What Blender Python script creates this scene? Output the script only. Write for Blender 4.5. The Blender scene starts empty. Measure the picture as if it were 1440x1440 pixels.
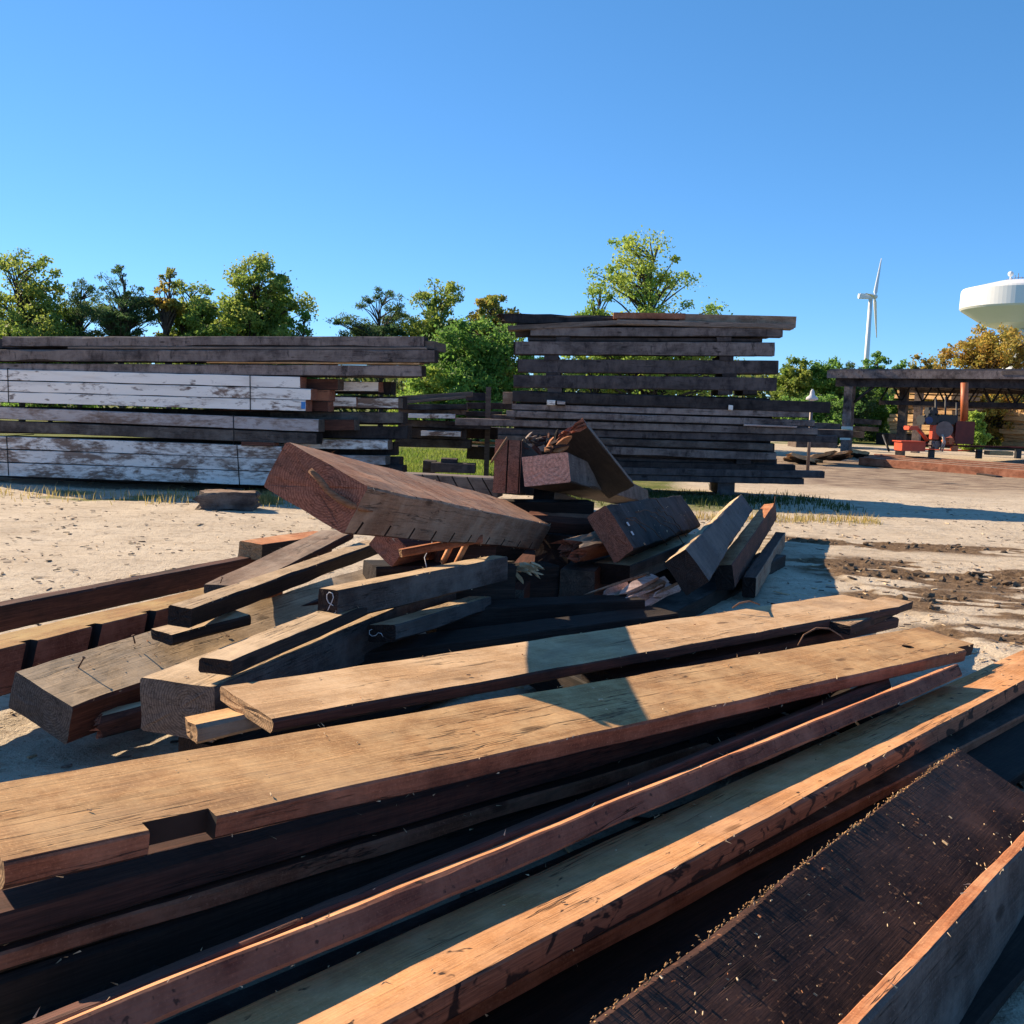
import bpy, bmesh, math, random
from mathutils import Vector, Matrix, noise
R_ = math.radians
random.seed(11)
sc = bpy.context.scene
col = sc.collection

# ------------------------------------------------------------------ camera
FPX, CPX, CAMH = 1400.0, 720.0, 1.6
PITCH, ROLL = R_(6.1), R_(1.7)
CAM = Vector((0, 0, CAMH))
_u0 = Vector((0, math.sin(PITCH), math.cos(PITCH)))
FWD = Vector((0, math.cos(PITCH), -math.sin(PITCH)))
EX = Vector((math.cos(ROLL), 0, 0)) + _u0 * math.sin(ROLL)
EU = _u0 * math.cos(ROLL) - Vector((math.sin(ROLL), 0, 0))

def ray(u, v):
    return FWD + EX * ((u - CPX) / FPX) - EU * ((v - CPX) / FPX)
def at_y(u, v, y):
    r = ray(u, v); return CAM + r * (y / r.y)
def at_z(u, v, z):
    r = ray(u, v); return CAM + r * ((z - CAMH) / r.z)
def on_plane(u, v, o, n):
    r = ray(u, v); return CAM + r * ((o - CAM).dot(n) / r.dot(n))
def hor(u):                      # height of the horizon line at a photo column
    return 570 + 0.0297 * (u - 720)

cam_data = bpy.data.cameras.new('camera')
cam = bpy.data.objects.new('camera', cam_data); col.objects.link(cam)
m = Matrix((EX, EU, -FWD)).transposed().to_4x4(); m.translation = CAM
cam.matrix_world = m
cam_data.sensor_width = 36; cam_data.lens = 36 * FPX / 1440
cam_data.clip_start = 0.05; cam_data.clip_end = 8000
sc.camera = cam
sc.render.resolution_x = sc.render.resolution_y = 1024

# ------------------------------------------------------------------ light
SUN_AZ, SUN_EL = R_(-57), R_(29.5)
w = bpy.data.worlds.new('World'); sc.world = w; w.use_nodes = True
nt = w.node_tree; bg = nt.nodes['Background']
sky = nt.nodes.new('ShaderNodeTexSky'); sky.sky_type = 'NISHITA'; sky.sun_disc = False
sky.sun_elevation = SUN_EL; sky.sun_rotation = SUN_AZ
sky.altitude = 3000; sky.air_density = 1.0; sky.dust_density = 0.0; sky.ozone_density = 6.0
sp = nt.nodes.new('ShaderNodeSeparateColor'); cb = nt.nodes.new('ShaderNodeCombineColor'); nt.links.new(sky.outputs[0], sp.inputs[0])
for i_, (ex_, k_) in enumerate(((.90, .53), (.75, .90), (.75, 1.12))):
    a_ = nt.nodes.new('ShaderNodeMath'); a_.operation = 'POWER'; a_.inputs[1].default_value = ex_; nt.links.new(sp.outputs[i_], a_.inputs[0])
    b_ = nt.nodes.new('ShaderNodeMath'); b_.operation = 'MULTIPLY'; b_.inputs[1].default_value = k_; nt.links.new(a_.outputs[0], b_.inputs[0]); nt.links.new(b_.outputs[0], cb.inputs[i_])
nt.links.new(cb.outputs[0], bg.inputs[0]); bg.inputs[1].default_value = 0.13
sd = bpy.data.lights.new('sun', 'SUN'); sd.energy = 4.9; sd.angle = R_(0.5); sd.color = (1.0, 0.81, 0.57)
so = bpy.data.objects.new('sun', sd); col.objects.link(so)
sdir = Vector((math.sin(SUN_AZ) * math.cos(SUN_EL), math.cos(SUN_AZ) * math.cos(SUN_EL), math.sin(SUN_EL)))
so.rotation_euler = sdir.to_track_quat('Z', 'Y').to_euler(); so.location = (0, 0, 30)
sc.view_settings.view_transform = 'Standard'; sc.view_settings.look = 'None'
sc.view_settings.exposure = 1.0; sc.view_settings.gamma = 1
sc.render.engine = 'CYCLES'

# ------------------------------------------------------------------ materials
class NT:
    def __init__(s, name):
        s.m = bpy.data.materials.new(name); s.m.use_nodes = True; s.t = s.m.node_tree
        s.b = s.t.nodes['Principled BSDF']
    def n(s, typ, **k):
        x = s.t.nodes.new(typ)
        for a, v in k.items():
            if a.startswith('i_'):
                key = a[2:]
                key = int(key) if key.isdigit() else key.replace('_', ' ')
                x.inputs[key].default_value = v
            else: setattr(x, a, v)
        return x
    def l(s, a, b): s.t.links.new(a, b)
    def noise(s, vec, scale, detail=4, rough=.6, dist=0):
        x = s.n('ShaderNodeTexNoise'); x.inputs['Scale'].default_value = scale
        x.inputs['Detail'].default_value = detail; x.inputs['Roughness'].default_value = rough
        x.inputs['Distortion'].default_value = dist
        if vec is not None: s.l(vec, x.inputs['Vector'])
        return x.outputs['Fac']
    def mapping(s, vec, scale, rot=(0, 0, 0), loc=(0, 0, 0)):
        x = s.n('ShaderNodeMapping'); x.inputs['Scale'].default_value = scale
        x.inputs['Rotation'].default_value = rot; x.inputs['Location'].default_value = loc
        s.l(vec, x.inputs['Vector']); return x.outputs[0]
    def ramp(s, fac, stops):
        x = s.n('ShaderNodeValToRGB'); cr = x.color_ramp
        while len(cr.elements) < len(stops): cr.elements.new(.5)
        for e, (p, c) in zip(cr.elements, stops):
            e.position = p; e.color = (c, c, c, 1) if not hasattr(c, '__len__') else (*c, 1)
        s.l(fac, x.inputs[0]); return x.outputs[0]
    def mix(s, f, a, b, mode='MIX'):
        x = s.n('ShaderNodeMix', data_type='RGBA', blend_type=mode)
        for k, v in ((0, f), (6, a), (7, b)):
            if hasattr(v, 'is_linked') or hasattr(v, 'links'): s.l(v, x.inputs[k])
            elif hasattr(v, '__len__'): x.inputs[k].default_value = (*v, 1)
            else: x.inputs[k].default_value = v
        return x.outputs[2]
    def math(s, op, a, b=0.0):
        x = s.n('ShaderNodeMath', operation=op)
        for k, v in ((0, a), (1, b)):
            if hasattr(v, 'links'): s.l(v, x.inputs[k])
            else: x.inputs[k].default_value = v
        return x.outputs[0]
    def bump(s, h, strength=.5, dist=.01):
        x = s.n('ShaderNodeBump'); x.inputs['Strength'].default_value = strength
        x.inputs['Distance'].default_value = dist; s.l(h, x.inputs['Height']); s.l(x.outputs[0], s.b.inputs['Normal'])

def objvec(k):
    tc = k.n('ShaderNodeTexCoord'); oi = k.n('ShaderNodeObjectInfo')
    mul = k.math('MULTIPLY', oi.outputs['Random'], 53.0)
    va = k.n('ShaderNodeVectorMath', operation='ADD'); k.l(tc.outputs['Object'], va.inputs[0]); k.l(mul, va.inputs[1])
    return va.outputs[0], oi.outputs['Random'], tc.outputs['Object']

def wood(name, c1, c2, dirt=(.03, .022, .018), dlo=.55, dhi=.75, grain=26, speck=.0, spots=None,
         rough=.8, spec=.2, bump=.5, dust=None, saw=0, vary=.35, dscale=1.6, chips=None, mott=None, knots=True):
    """long-grained wood; grain runs along local X"""
    k = NT(name); v, rnd, raw = objvec(k)
    g = k.noise(k.mapping(v, (1.3, grain, grain)), 1.0, 6, .65, .6)
    g2 = k.noise(k.mapping(v, (.35, 6, 6)), 1.0, 3, .5, 1.5)
    c = k.mix(k.ramp(g, [(.3, 0), (.7, 1)]), c1, c2)
    dk = tuple(x * .55 for x in c2)
    c = k.mix(k.ramp(g2, [(.48, 0), (.7, .55)]), c, dk)
    fine = k.noise(k.mapping(v, (5, 150, 150)), 1.0, 3, .75)
    c = k.mix(k.ramp(fine, [(.36, .75), (.56, 0)]), c, dk)
    ring = k.noise(k.mapping(v, (.45, 9, 9)), 1.0, 2, .5, .8)
    rg = k.math('FRACT', k.math('MULTIPLY', ring, 13.0)); c = k.mix(k.ramp(rg, [(.0, .42), (.35, 0), (.9, 0), (1.0, .42)]), c, tuple(x * .6 for x in c2))
    chk = k.noise(k.mapping(v, (.8, 16, 16)), 1.0, 4, .55, .3)
    ck = k.ramp(k.math('ABSOLUTE', k.math('SUBTRACT', chk, .5)), [(.0, 1), (.010, 0)])
    gate = k.ramp(k.noise(k.mapping(v, (1.2, 5, 5)), 1.0, 2, .5), [(.50, 0), (.56, 1)])
    ck = k.math('MULTIPLY', ck, gate)
    crs = k.noise(k.mapping(v, (60, 3, 3)), 1.0, 2, .6); c = k.mix(k.ramp(crs, [(.56, 0), (.66, .22)]), c, dk)
    if mott:
        mt_ = k.noise(k.mapping(v, (5, 2.5, 2.5)), 1.0, 5, .7); c = k.mix(k.ramp(mt_, [(.40, 0), (.62, .85)]), c, mott)
        mt2 = k.noise(k.mapping(v, (9, 3, 3)), 1.0, 4, .7); c = k.mix(k.ramp(mt2, [(.56, 0), (.66, .8)]), c, (.012, .010, .012))
    if dust:
        sp_ = k.noise(v, 120, 3, .75); c = k.mix(k.ramp(sp_, [(.34, .5), (.47, 0)]), c, dk); c = k.mix(k.ramp(sp_, [(.58, 0), (.68, .55)]), c, tuple(min(1, x * 1.15) for x in dust))
        d = k.noise(v, 3.2, 6, .7)
        c = k.mix(k.ramp(d, [(.42, 0), (.66, .8)]), c, dust)
    b = k.noise(k.mapping(v, (.7, dscale, dscale)), 1.0, 7, .68, .4)
    c = k.mix(k.ramp(b, [(dlo, 0), (dhi, 1)]), c, dirt)
    if knots:
        vo = k.n('ShaderNodeTexVoronoi'); vo.inputs['Scale'].default_value = 1.0; k.l(k.mapping(v, (1.6, 4.5, 4.5)), vo.inputs['Vector'])
        kd = k.math('ADD', vo.outputs['Distance'], k.math('MULTIPLY', k.math('SUBTRACT', fine, .5), .08))
        c = k.mix(k.ramp(kd, [(.05, .85), (.085, .5), (.10, 0)]), c, tuple(x * .32 for x in c2))
    if spots:
        s_ = k.noise(k.mapping(v, (9, 14, 14)), 1.0, 3, .55, .8)
        c = k.mix(k.ramp(s_, [(spots, 0), (spots + .05, .92)]), c, (.012, .009, .009))
    if speck:
        s_ = k.noise(v, 38, 2, .5)
        c = k.mix(k.ramp(s_, [(.70 - speck, 0), (.76 - speck, .8)]), c, (.02, .014, .012))
    if chips:
        s_ = k.noise(v, 46, 2, .6); s2 = k.noise(v, 3.1, 3, .6)
        f = k.math('MULTIPLY', k.ramp(s_, [(.62, 0), (.67, 1)]), k.ramp(s2, [(.42, 0), (.6, 1)]))
        c = k.mix(f, c, chips)
    c = k.mix(k.math('MULTIPLY', ck, .85), c, (.015, .010, .008))
    hs = k.n('ShaderNodeHueSaturation'); k.l(c, hs.inputs['Color'])
    k.l(k.math('ADD', k.math('MULTIPLY', rnd, vary), 1 - vary / 2), hs.inputs['Value'])
    k.l(hs.outputs[0], k.b.inputs['Base Color'])
    h = k.math('ADD', k.math('MULTIPLY', g, .6), k.math('MULTIPLY', fine, .35))
    h = k.math('ADD', h, k.math('MULTIPLY', b, .5)); h = k.math('SUBTRACT', h, k.math('MULTIPLY', ck, 1.2)); h = k.math('ADD', h, k.math('MULTIPLY', crs, .25))
    if saw:
        wv = k.n('ShaderNodeTexWave', wave_type='BANDS', bands_direction='X'); wv.inputs['Scale'].default_value = 16
        wv.inputs['Distortion'].default_value = 1.2; wv.inputs['Detail'].default_value = 2
        k.l(v, wv.inputs['Vector']); h = k.math('ADD', h, k.math('MULTIPLY', wv.outputs['Fac'], saw))
    k.bump(h, bump, .006)
    k.b.inputs['Roughness'].default_value = rough
    k.b.inputs['Specular IOR Level'].default_value = spec
    return k.m

def endgrain(name, c1, c2, dirt, dlo=.5, dhi=.75, rings=26, off=(0, .05, -.03)):
    k = NT(name); v, rnd, raw = objvec(k)
    mp = k.mapping(raw, (.05, 1, 1), loc=off)
    wv = k.n('ShaderNodeTexWave', wave_type='RINGS', rings_direction='X'); wv.inputs['Scale'].default_value = rings
    wv.inputs['Distortion'].default_value = 3.4; wv.inputs['Detail'].default_value = 2; wv.inputs['Detail Scale'].default_value = 2
    k.l(mp, wv.inputs['Vector'])
    c = k.mix(k.ramp(wv.outputs['Fac'], [(.2, 0), (.8, .8)]), c1, c2)
    b = k.noise(v, 5, 6, .7)
    c = k.mix(k.ramp(b, [(dlo, 0), (dhi, 1)]), c, dirt)
    f = k.noise(v, 70, 3, .7); rd = k.noise(k.mapping(raw, (.05, 7, 26)), 1.0, 3, .6); c = k.mix(k.ramp(k.math('ABSOLUTE', k.math('SUBTRACT', rd, .5)), [(.0, .8), (.014, 0)]), c, (.02, .013, .01))
    c = k.mix(k.ramp(f, [(.35, .5), (.6, 0)]), c, tuple(x * .4 for x in c2))
    hs = k.n('ShaderNodeHueSaturation'); k.l(c, hs.inputs['Color'])
    k.l(k.math('ADD', k.math('MULTIPLY', rnd, .3), .85), hs.inputs['Value'])
    k.l(hs.outputs[0], k.b.inputs['Base Color'])
    k.bump(k.math('ADD', k.math('MULTIPLY', wv.outputs['Fac'], .25), f), .5, .005)
    k.b.inputs['Roughness'].default_value = .85; k.b.inputs['Specular IOR Level'].default_value = .15
    return k.m

def plain(name, c, rough=.6, metal=0, var=.3, scale=12, c2=None, spec=.4, bump=.2):
    k = NT(name); v, rnd, raw = objvec(k)
    n1 = k.noise(v, scale, 5, .65)
    cc = k.mix(k.ramp(n1, [(.35, 0), (.7, 1)]), c, c2 if c2 else tuple(x * (1 - var) for x in c))
    k.l(cc, k.b.inputs['Base Color']); k.b.inputs['Roughness'].default_value = rough
    k.b.inputs['Metallic'].default_value = metal; k.b.inputs['Specular IOR Level'].default_value = spec
    if bump: k.bump(n1, bump, .004)
    return k.m

M = {}
DK = (.016, .013, .012)
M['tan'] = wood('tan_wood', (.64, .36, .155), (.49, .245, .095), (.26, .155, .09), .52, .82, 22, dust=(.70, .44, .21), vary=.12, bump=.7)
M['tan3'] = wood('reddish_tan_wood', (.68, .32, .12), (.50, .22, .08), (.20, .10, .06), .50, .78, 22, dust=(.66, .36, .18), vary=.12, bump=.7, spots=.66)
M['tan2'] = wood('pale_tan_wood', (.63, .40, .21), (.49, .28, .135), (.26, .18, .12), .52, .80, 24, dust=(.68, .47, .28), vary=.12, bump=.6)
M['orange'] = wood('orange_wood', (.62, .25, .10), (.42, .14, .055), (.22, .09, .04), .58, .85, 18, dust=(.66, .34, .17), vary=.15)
M['kerftop'] = wood('sunlit_orange_wood', (.76, .34, .16), (.52, .20, .09), (.28, .12, .07), .58, .85, 18, dust=(.78, .44, .25), vary=.1)  # brighter orange wood; sunlight the tilted top lacks is put into the colour
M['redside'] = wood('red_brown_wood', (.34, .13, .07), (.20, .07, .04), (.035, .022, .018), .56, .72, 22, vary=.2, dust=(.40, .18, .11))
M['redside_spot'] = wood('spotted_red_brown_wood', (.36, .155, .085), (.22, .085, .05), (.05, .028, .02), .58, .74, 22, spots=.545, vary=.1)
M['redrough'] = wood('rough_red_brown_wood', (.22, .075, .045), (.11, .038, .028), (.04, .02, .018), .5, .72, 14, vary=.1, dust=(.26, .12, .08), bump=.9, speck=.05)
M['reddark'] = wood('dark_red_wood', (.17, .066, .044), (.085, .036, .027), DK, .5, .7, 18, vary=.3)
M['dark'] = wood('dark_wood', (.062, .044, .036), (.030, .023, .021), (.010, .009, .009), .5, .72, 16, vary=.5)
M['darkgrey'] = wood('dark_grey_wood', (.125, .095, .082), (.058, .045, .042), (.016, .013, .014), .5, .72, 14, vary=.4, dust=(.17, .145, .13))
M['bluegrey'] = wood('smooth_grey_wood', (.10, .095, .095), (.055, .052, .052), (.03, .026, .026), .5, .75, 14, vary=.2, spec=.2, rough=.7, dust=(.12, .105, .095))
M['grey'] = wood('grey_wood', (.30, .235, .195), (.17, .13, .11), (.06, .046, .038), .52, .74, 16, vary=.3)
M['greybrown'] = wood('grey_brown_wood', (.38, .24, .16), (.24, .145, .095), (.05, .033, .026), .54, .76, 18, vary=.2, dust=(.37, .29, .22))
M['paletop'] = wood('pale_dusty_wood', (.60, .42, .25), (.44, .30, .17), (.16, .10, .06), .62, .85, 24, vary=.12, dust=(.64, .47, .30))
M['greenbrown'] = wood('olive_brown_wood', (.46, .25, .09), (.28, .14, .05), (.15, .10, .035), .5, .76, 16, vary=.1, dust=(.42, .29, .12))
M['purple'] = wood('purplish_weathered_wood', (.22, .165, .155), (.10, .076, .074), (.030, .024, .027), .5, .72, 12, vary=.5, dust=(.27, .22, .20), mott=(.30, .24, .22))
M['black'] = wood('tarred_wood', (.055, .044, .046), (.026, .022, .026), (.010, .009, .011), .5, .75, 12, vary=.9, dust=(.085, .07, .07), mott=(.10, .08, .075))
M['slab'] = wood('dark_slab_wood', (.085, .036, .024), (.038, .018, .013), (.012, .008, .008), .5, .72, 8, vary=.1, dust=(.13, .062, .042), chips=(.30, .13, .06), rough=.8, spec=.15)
M['lightlumber'] = wood('fresh_sawn_lumber', (.62, .40, .20), (.46, .27, .12), (.22, .13, .07), .6, .85, 12, vary=.25)
M['white'] = None
def white_paint(name, lo, hi, tint=(.66, .62, .60)):
    k = NT(name); v, rnd, raw = objvec(k)
    g = k.noise(k.mapping(v, (1.0, 14, 14)), 1.0, 5, .65, .5)
    base = k.mix(k.ramp(g, [(.3, 0), (.75, 1)]), (.26, .17, .13), (.12, .08, .065))
    a = k.noise(k.mapping(v, (1.3, 3.4, 3.4)), 1.0, 8, .74, .5)
    a2 = k.noise(k.mapping(v, (7, 30, 30)), 1.0, 4, .6)
    f = k.math('ADD', k.math('MULTIPLY', a, .72), k.math('MULTIPLY', a2, .28))
    c = k.mix(k.ramp(f, [(lo, 1), (hi, 0)]), base, tint)
    gr = k.noise(k.mapping(v, (.8, 6, 6)), 1.0, 5, .6)
    c = k.mix(k.ramp(gr, [(.5, 0), (.8, .55)]), c, (.32, .24, .20))
    r = k.noise(k.mapping(v, (3.5, 9, 9)), 1.0, 3, .5)
    c = k.mix(k.ramp(r, [(.66, 0), (.72, .8)]), c, (.10, .05, .035))
    k.l(c, k.b.inputs['Base Color']); k.b.inputs['Roughness'].default_value = .7
    k.bump(f, .5, .006); return k.m
M['white'] = white_paint('peeling_white_paint', .52, .60, (.88, .81, .75))
M['white2'] = white_paint('worn_white_paint', .46, .56, (.82, .75, .70))
M['white3'] = white_paint('ghost_white_paint', .44, .58, (.46, .40, .39))
M['end_red'] = endgrain('red_end_grain', (.44, .18, .115), (.28, .10, .065), (.15, .075, .055), .5, .8)
M['end_grey'] = endgrain('grey_end_grain', (.20, .15, .12), (.11, .08, .066), (.045, .035, .03), .5, .75)
M['end_dark'] = endgrain('dark_end_grain', (.05, .035, .03), (.025, .018, .017), (.012, .01, .01), .45, .7)
M['end_tan'] = endgrain('tan_end_grain', (.42, .26, .14), (.28, .16, .08), (.16, .09, .05), .55, .8)
M['end_salmon'] = endgrain('salmon_end_grain', (.82, .38, .26), (.66, .27, .18), (.16, .09, .07), .62, .85, rings=9)
M['cut'] = plain('dark_cut', (.03, .018, .014), .9)
M['chalk'] = plain('chalk', (.62, .62, .64), .95, c2=(.4, .4, .42), scale=60)
M['rust'] = plain('rusty_iron', (.16, .075, .04), .8, .3, c2=(.07, .035, .025), scale=40)
M['steel'] = plain('dark_steel_strap', (.035, .03, .03), .5, .6)
M['stick'] = wood('stick_wood', (.36, .2, .12), (.22, .11, .06), (.1, .05, .03), .55, .8, 40)
M['pale'] = plain('pale_splinter', (.72, .56, .36), .8, c2=(.5, .34, .19), scale=30)
M['pink'] = wood('splintered_pale_wood', (.80, .62, .55), (.52, .34, .29), (.2, .12, .1), .55, .75, 30, vary=.1)

# ------------------------------------------------------------------ mesh helpers
def finish(name, bm, mats, parent=None, smooth=False, loc=None):
    me = bpy.data.meshes.new(name); bmesh.ops.recalc_face_normals(bm, faces=bm.faces[:]); bm.to_mesh(me); bm.free()
    for x in (mats if isinstance(mats, (list, tuple)) else [mats]): me.materials.append(x)
    if smooth:
        for p in me.polygons: p.use_smooth = True
    o = bpy.data.objects.new(name, me); col.objects.link(o)
    if parent: o.parent = parent
    if loc is not None: o.location = loc
    return o
def tag(o, label, cat, group=None):
    o['label'] = label; o['category'] = cat
    if group: o['group'] = group
    return o
def struct(o, kind='structure'):
    o['kind'] = kind; return o
def empty(name, loc, rz=0):
    o = bpy.data.objects.new(name, None); col.objects.link(o); o.location = loc; o.rotation_euler = (0, 0, rz)
    o.empty_display_size = .2
    return o
def box(bm, x0, x1, y0, y1, z0, z1, mi=0, mat=None):
    vs = [bm.verts.new((x, y, z)) for x in (x0, x1) for y in (y0, y1) for z in (z0, z1)]
    if mat is not None:
        for v in vs: v.co = mat @ v.co
    for f in ((0, 1, 3, 2), (4, 6, 7, 5), (0, 4, 5, 1), (2, 3, 7, 6), (0, 2, 6, 4), (1, 5, 7, 3)):
        fc = bm.faces.new([vs[i] for i in f]); fc.material_index = mi
    return vs
def tube(bm, pts, rad, seg=8, mi=0, cap=True):
    pts = [Vector(p) for p in pts]
    rads = rad if hasattr(rad, '__len__') else [rad] * len(pts)
    prev = None; rings = []
    for i, p in enumerate(pts):
        d = (pts[min(i + 1, len(pts) - 1)] - pts[max(i - 1, 0)]).normalized()
        if prev is None:
            a = d.cross(Vector((0, 0, 1)))
            if a.length < .1: a = d.cross(Vector((0, 1, 0)))
            a.normalize()
        else: a = (prev - d * prev.dot(d)).normalized()
        prev = a; b = d.cross(a)
        rings.append([bm.verts.new(p + (a * math.cos(t) + b * math.sin(t)) * rads[i]) for t in [2 * math.pi * j / seg for j in range(seg)]])
    for r, q in zip(rings, rings[1:]):
        for j in range(seg):
            f = bm.faces.new((r[j], r[(j + 1) % seg], q[(j + 1) % seg], q[j])); f.material_index = mi; f.smooth = True
    if cap:
        for r in (rings[0][::-1], rings[-1]):
            f = bm.faces.new(r); f.material_index = mi
def lathe(bm, prof, seg=32, mi=0, cx=0, cy=0, sm_=True):
    rings = [[bm.verts.new((cx + r * math.cos(2 * math.pi * j / seg), cy + r * math.sin(2 * math.pi * j / seg), z)) for j in range(seg)] for r, z in prof]
    for a, b in zip(rings, rings[1:]):
        for j in range(seg):
            f = bm.faces.new((a[j], a[(j + 1) % seg], b[(j + 1) % seg], b[j])); f.material_index = mi; f.smooth = sm_
    bm.faces.new(rings[0][::-1]).material_index = mi; bm.faces.new(rings[-1]).material_index = mi

def beam_mesh(name, L, w, t, mats, seed=0, amp=.004, wane=.012, seg=None, jag=(0.004, 0.004), bow=0.0, splinters=0, chamf=.006, subs=4, twist=0.0):
    """timber with local X along its length, wavy arrises, wane, rough ends; slots: top, front, end, back/bottom, cut"""
    rs = random.Random(seed); so_ = seed * 7.31
    bm = bmesh.new()
    n = seg or max(5, min(56, int(L / .09)))
    def prof(x):
        pts = []
        cr = [chamf + wane * max(0, noise.noise(Vector((x * 1.3 + 9 * q, so_, q * 3.1)))) * 1.6 for q in range(4)]
        for q in range(4):
            cr[q] = min(cr[q], .3 * min(w, t))
        corners = [(-w / 2, t / 2), (w / 2, t / 2), (w / 2, -t / 2), (-w / 2, -t / 2)]   # FT KT KL FL
        for q in range(4):
            a = Vector(corners[q]); b = Vector(corners[(q + 1) % 4]); d = (b - a); ln = d.length; d /= ln
            p0 = a + d * cr[q]; p1 = b - d * cr[(q + 1) % 4]
            for s in range(subs + 1):
                p = p0.lerp(p1, s / subs)
                pts.append((p.x, p.y, q))
        return pts
    rings = []
    for i in range(n + 1):
        x = -L / 2 + L * i / n
        ring = []
        for j, (y, z, q) in enumerate(prof(x)):
            nv = noise.noise_vector(Vector((x * 3 + so_, y * 7, z * 7))) * amp + noise.noise_vector(Vector((x * 11 + so_, y * 25, z * 25))) * amp * .45
            xx = x
            if i == 0: xx += jag[0] * (noise.noise(Vector((y * 9 + so_, z * 9, 3))) + .6 * noise.noise(Vector((y * 40, z * 40, so_)))) * 2
            if i == n: xx += jag[1] * (noise.noise(Vector((y * 9, z * 9 + so_, 7))) + .6 * noise.noise(Vector((y * 40, z * 40, so_ + 5)))) * 2
            zb = bow * (1 - (2 * x / L) ** 2)
            ta = twist * x / L; yy = y * math.cos(ta) - z * math.sin(ta); zz = y * math.sin(ta) + z * math.cos(ta)
            ring.append(bm.verts.new((xx, yy + nv.y, zz + nv.z + zb)))
        rings.append(ring)
    np_ = len(rings[0]); per = subs + 1
    slot = {0: 0, 1: 3, 2: 3, 3: 1}
    for a, b in zip(rings, rings[1:]):
        for j in range(np_):
            q = j // per; k = (j + 1) % np_
            f = bm.faces.new((a[j], a[k], b[k], b[j])); f.material_index = slot[q]
            f.smooth = False
    for r, s in ((rings[0], 1), (rings[-1], -1)):
        c = Vector((0, 0, 0))
        for v in r: c += v.co
        c /= len(r); jg = jag[0] if s == 1 else jag[1]
        mid = [bm.verts.new(v.co.lerp(c, .5) + Vector(((rs.random() - .5) * jg * 2.4, 0, 0))) for v in r]
        cv = bm.verts.new(c)
        for j in range(len(r)):
            k = (j + 1) % len(r)
            bm.faces.new((r[j], r[k], mid[k], mid[j])).material_index = 2
            bm.faces.new((mid[j], mid[k], cv)).material_index = 2
    for i in range(splinters):
        x = rs.uniform(-L / 2, L / 2); e = rs.choice(((-w / 2, t / 2), (-w / 2, t / 2), (w / 2, t / 2), (-w / 2, -t / 2)))
        l = rs.uniform(.008, .028); p = Vector((x, e[0], e[1]))
        d = Vector((rs.uniform(-1, 1), rs.uniform(-.5, .5), rs.uniform(-.2, .7))).normalized() * l
        q = Vector((rs.uniform(-1, 1), rs.uniform(-1, 1), rs.uniform(-1, 1))) * .0022
        vs = [bm.verts.new(p + q), bm.verts.new(p - q), bm.verts.new(p + Vector((q.z, q.x, q.y))), bm.verts.new(p + d)]
        for f in ((0, 1, 3), (1, 2, 3), (2, 0, 3), (0, 2, 1)): bm.faces.new([vs[g] for g in f]).material_index = 5
    o = finish(name, bm, mats)
    return o

def cut(o, cutters, selfx=False):
    """really cut notches out of a mesh with box / cylinder solids given in the object's local space"""
    bm = bmesh.new()
    for c in cutters:
        if c[0] == 'box':
            _, (x0, x1, y0, y1, z0, z1), mt = c
            box(bm, x0, x1, y0, y1, z0, z1, 4, mt)
        else:
            _, (x, y, r, z0, z1) = c
            b2 = [bm.verts.new((x + r * math.cos(a), y + r * .8 * math.sin(a), z)) for z in (z0, z1) for a in [2 * math.pi * i / 20 for i in range(20)]]
            for i in range(20):
                bm.faces.new((b2[i], b2[(i + 1) % 20], b2[20 + (i + 1) % 20], b2[20 + i])).material_index = 4
            bm.faces.new(b2[:20][::-1]).material_index = 4; bm.faces.new(b2[20:]).material_index = 4
    bmesh.ops.recalc_face_normals(bm, faces=bm.faces[:])
    me = bpy.data.meshes.new('cutter'); bm.to_mesh(me); bm.free()
    for x in o.data.materials: me.materials.append(x)
    co = bpy.data.objects.new('cutter', me); col.objects.link(co); co.matrix_world = o.matrix_world
    md = o.modifiers.new('b', 'BOOLEAN'); md.operation = 'DIFFERENCE'; md.object = co; md.solver = 'EXACT'; md.use_self = selfx
    bpy.context.view_layer.update()
    dg = bpy.context.evaluated_depsgraph_get()
    nm = bpy.data.meshes.new_from_object(o.evaluated_get(dg))
    o.modifiers.clear(); o.data = nm
    bpy.data.objects.remove(co)

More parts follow.
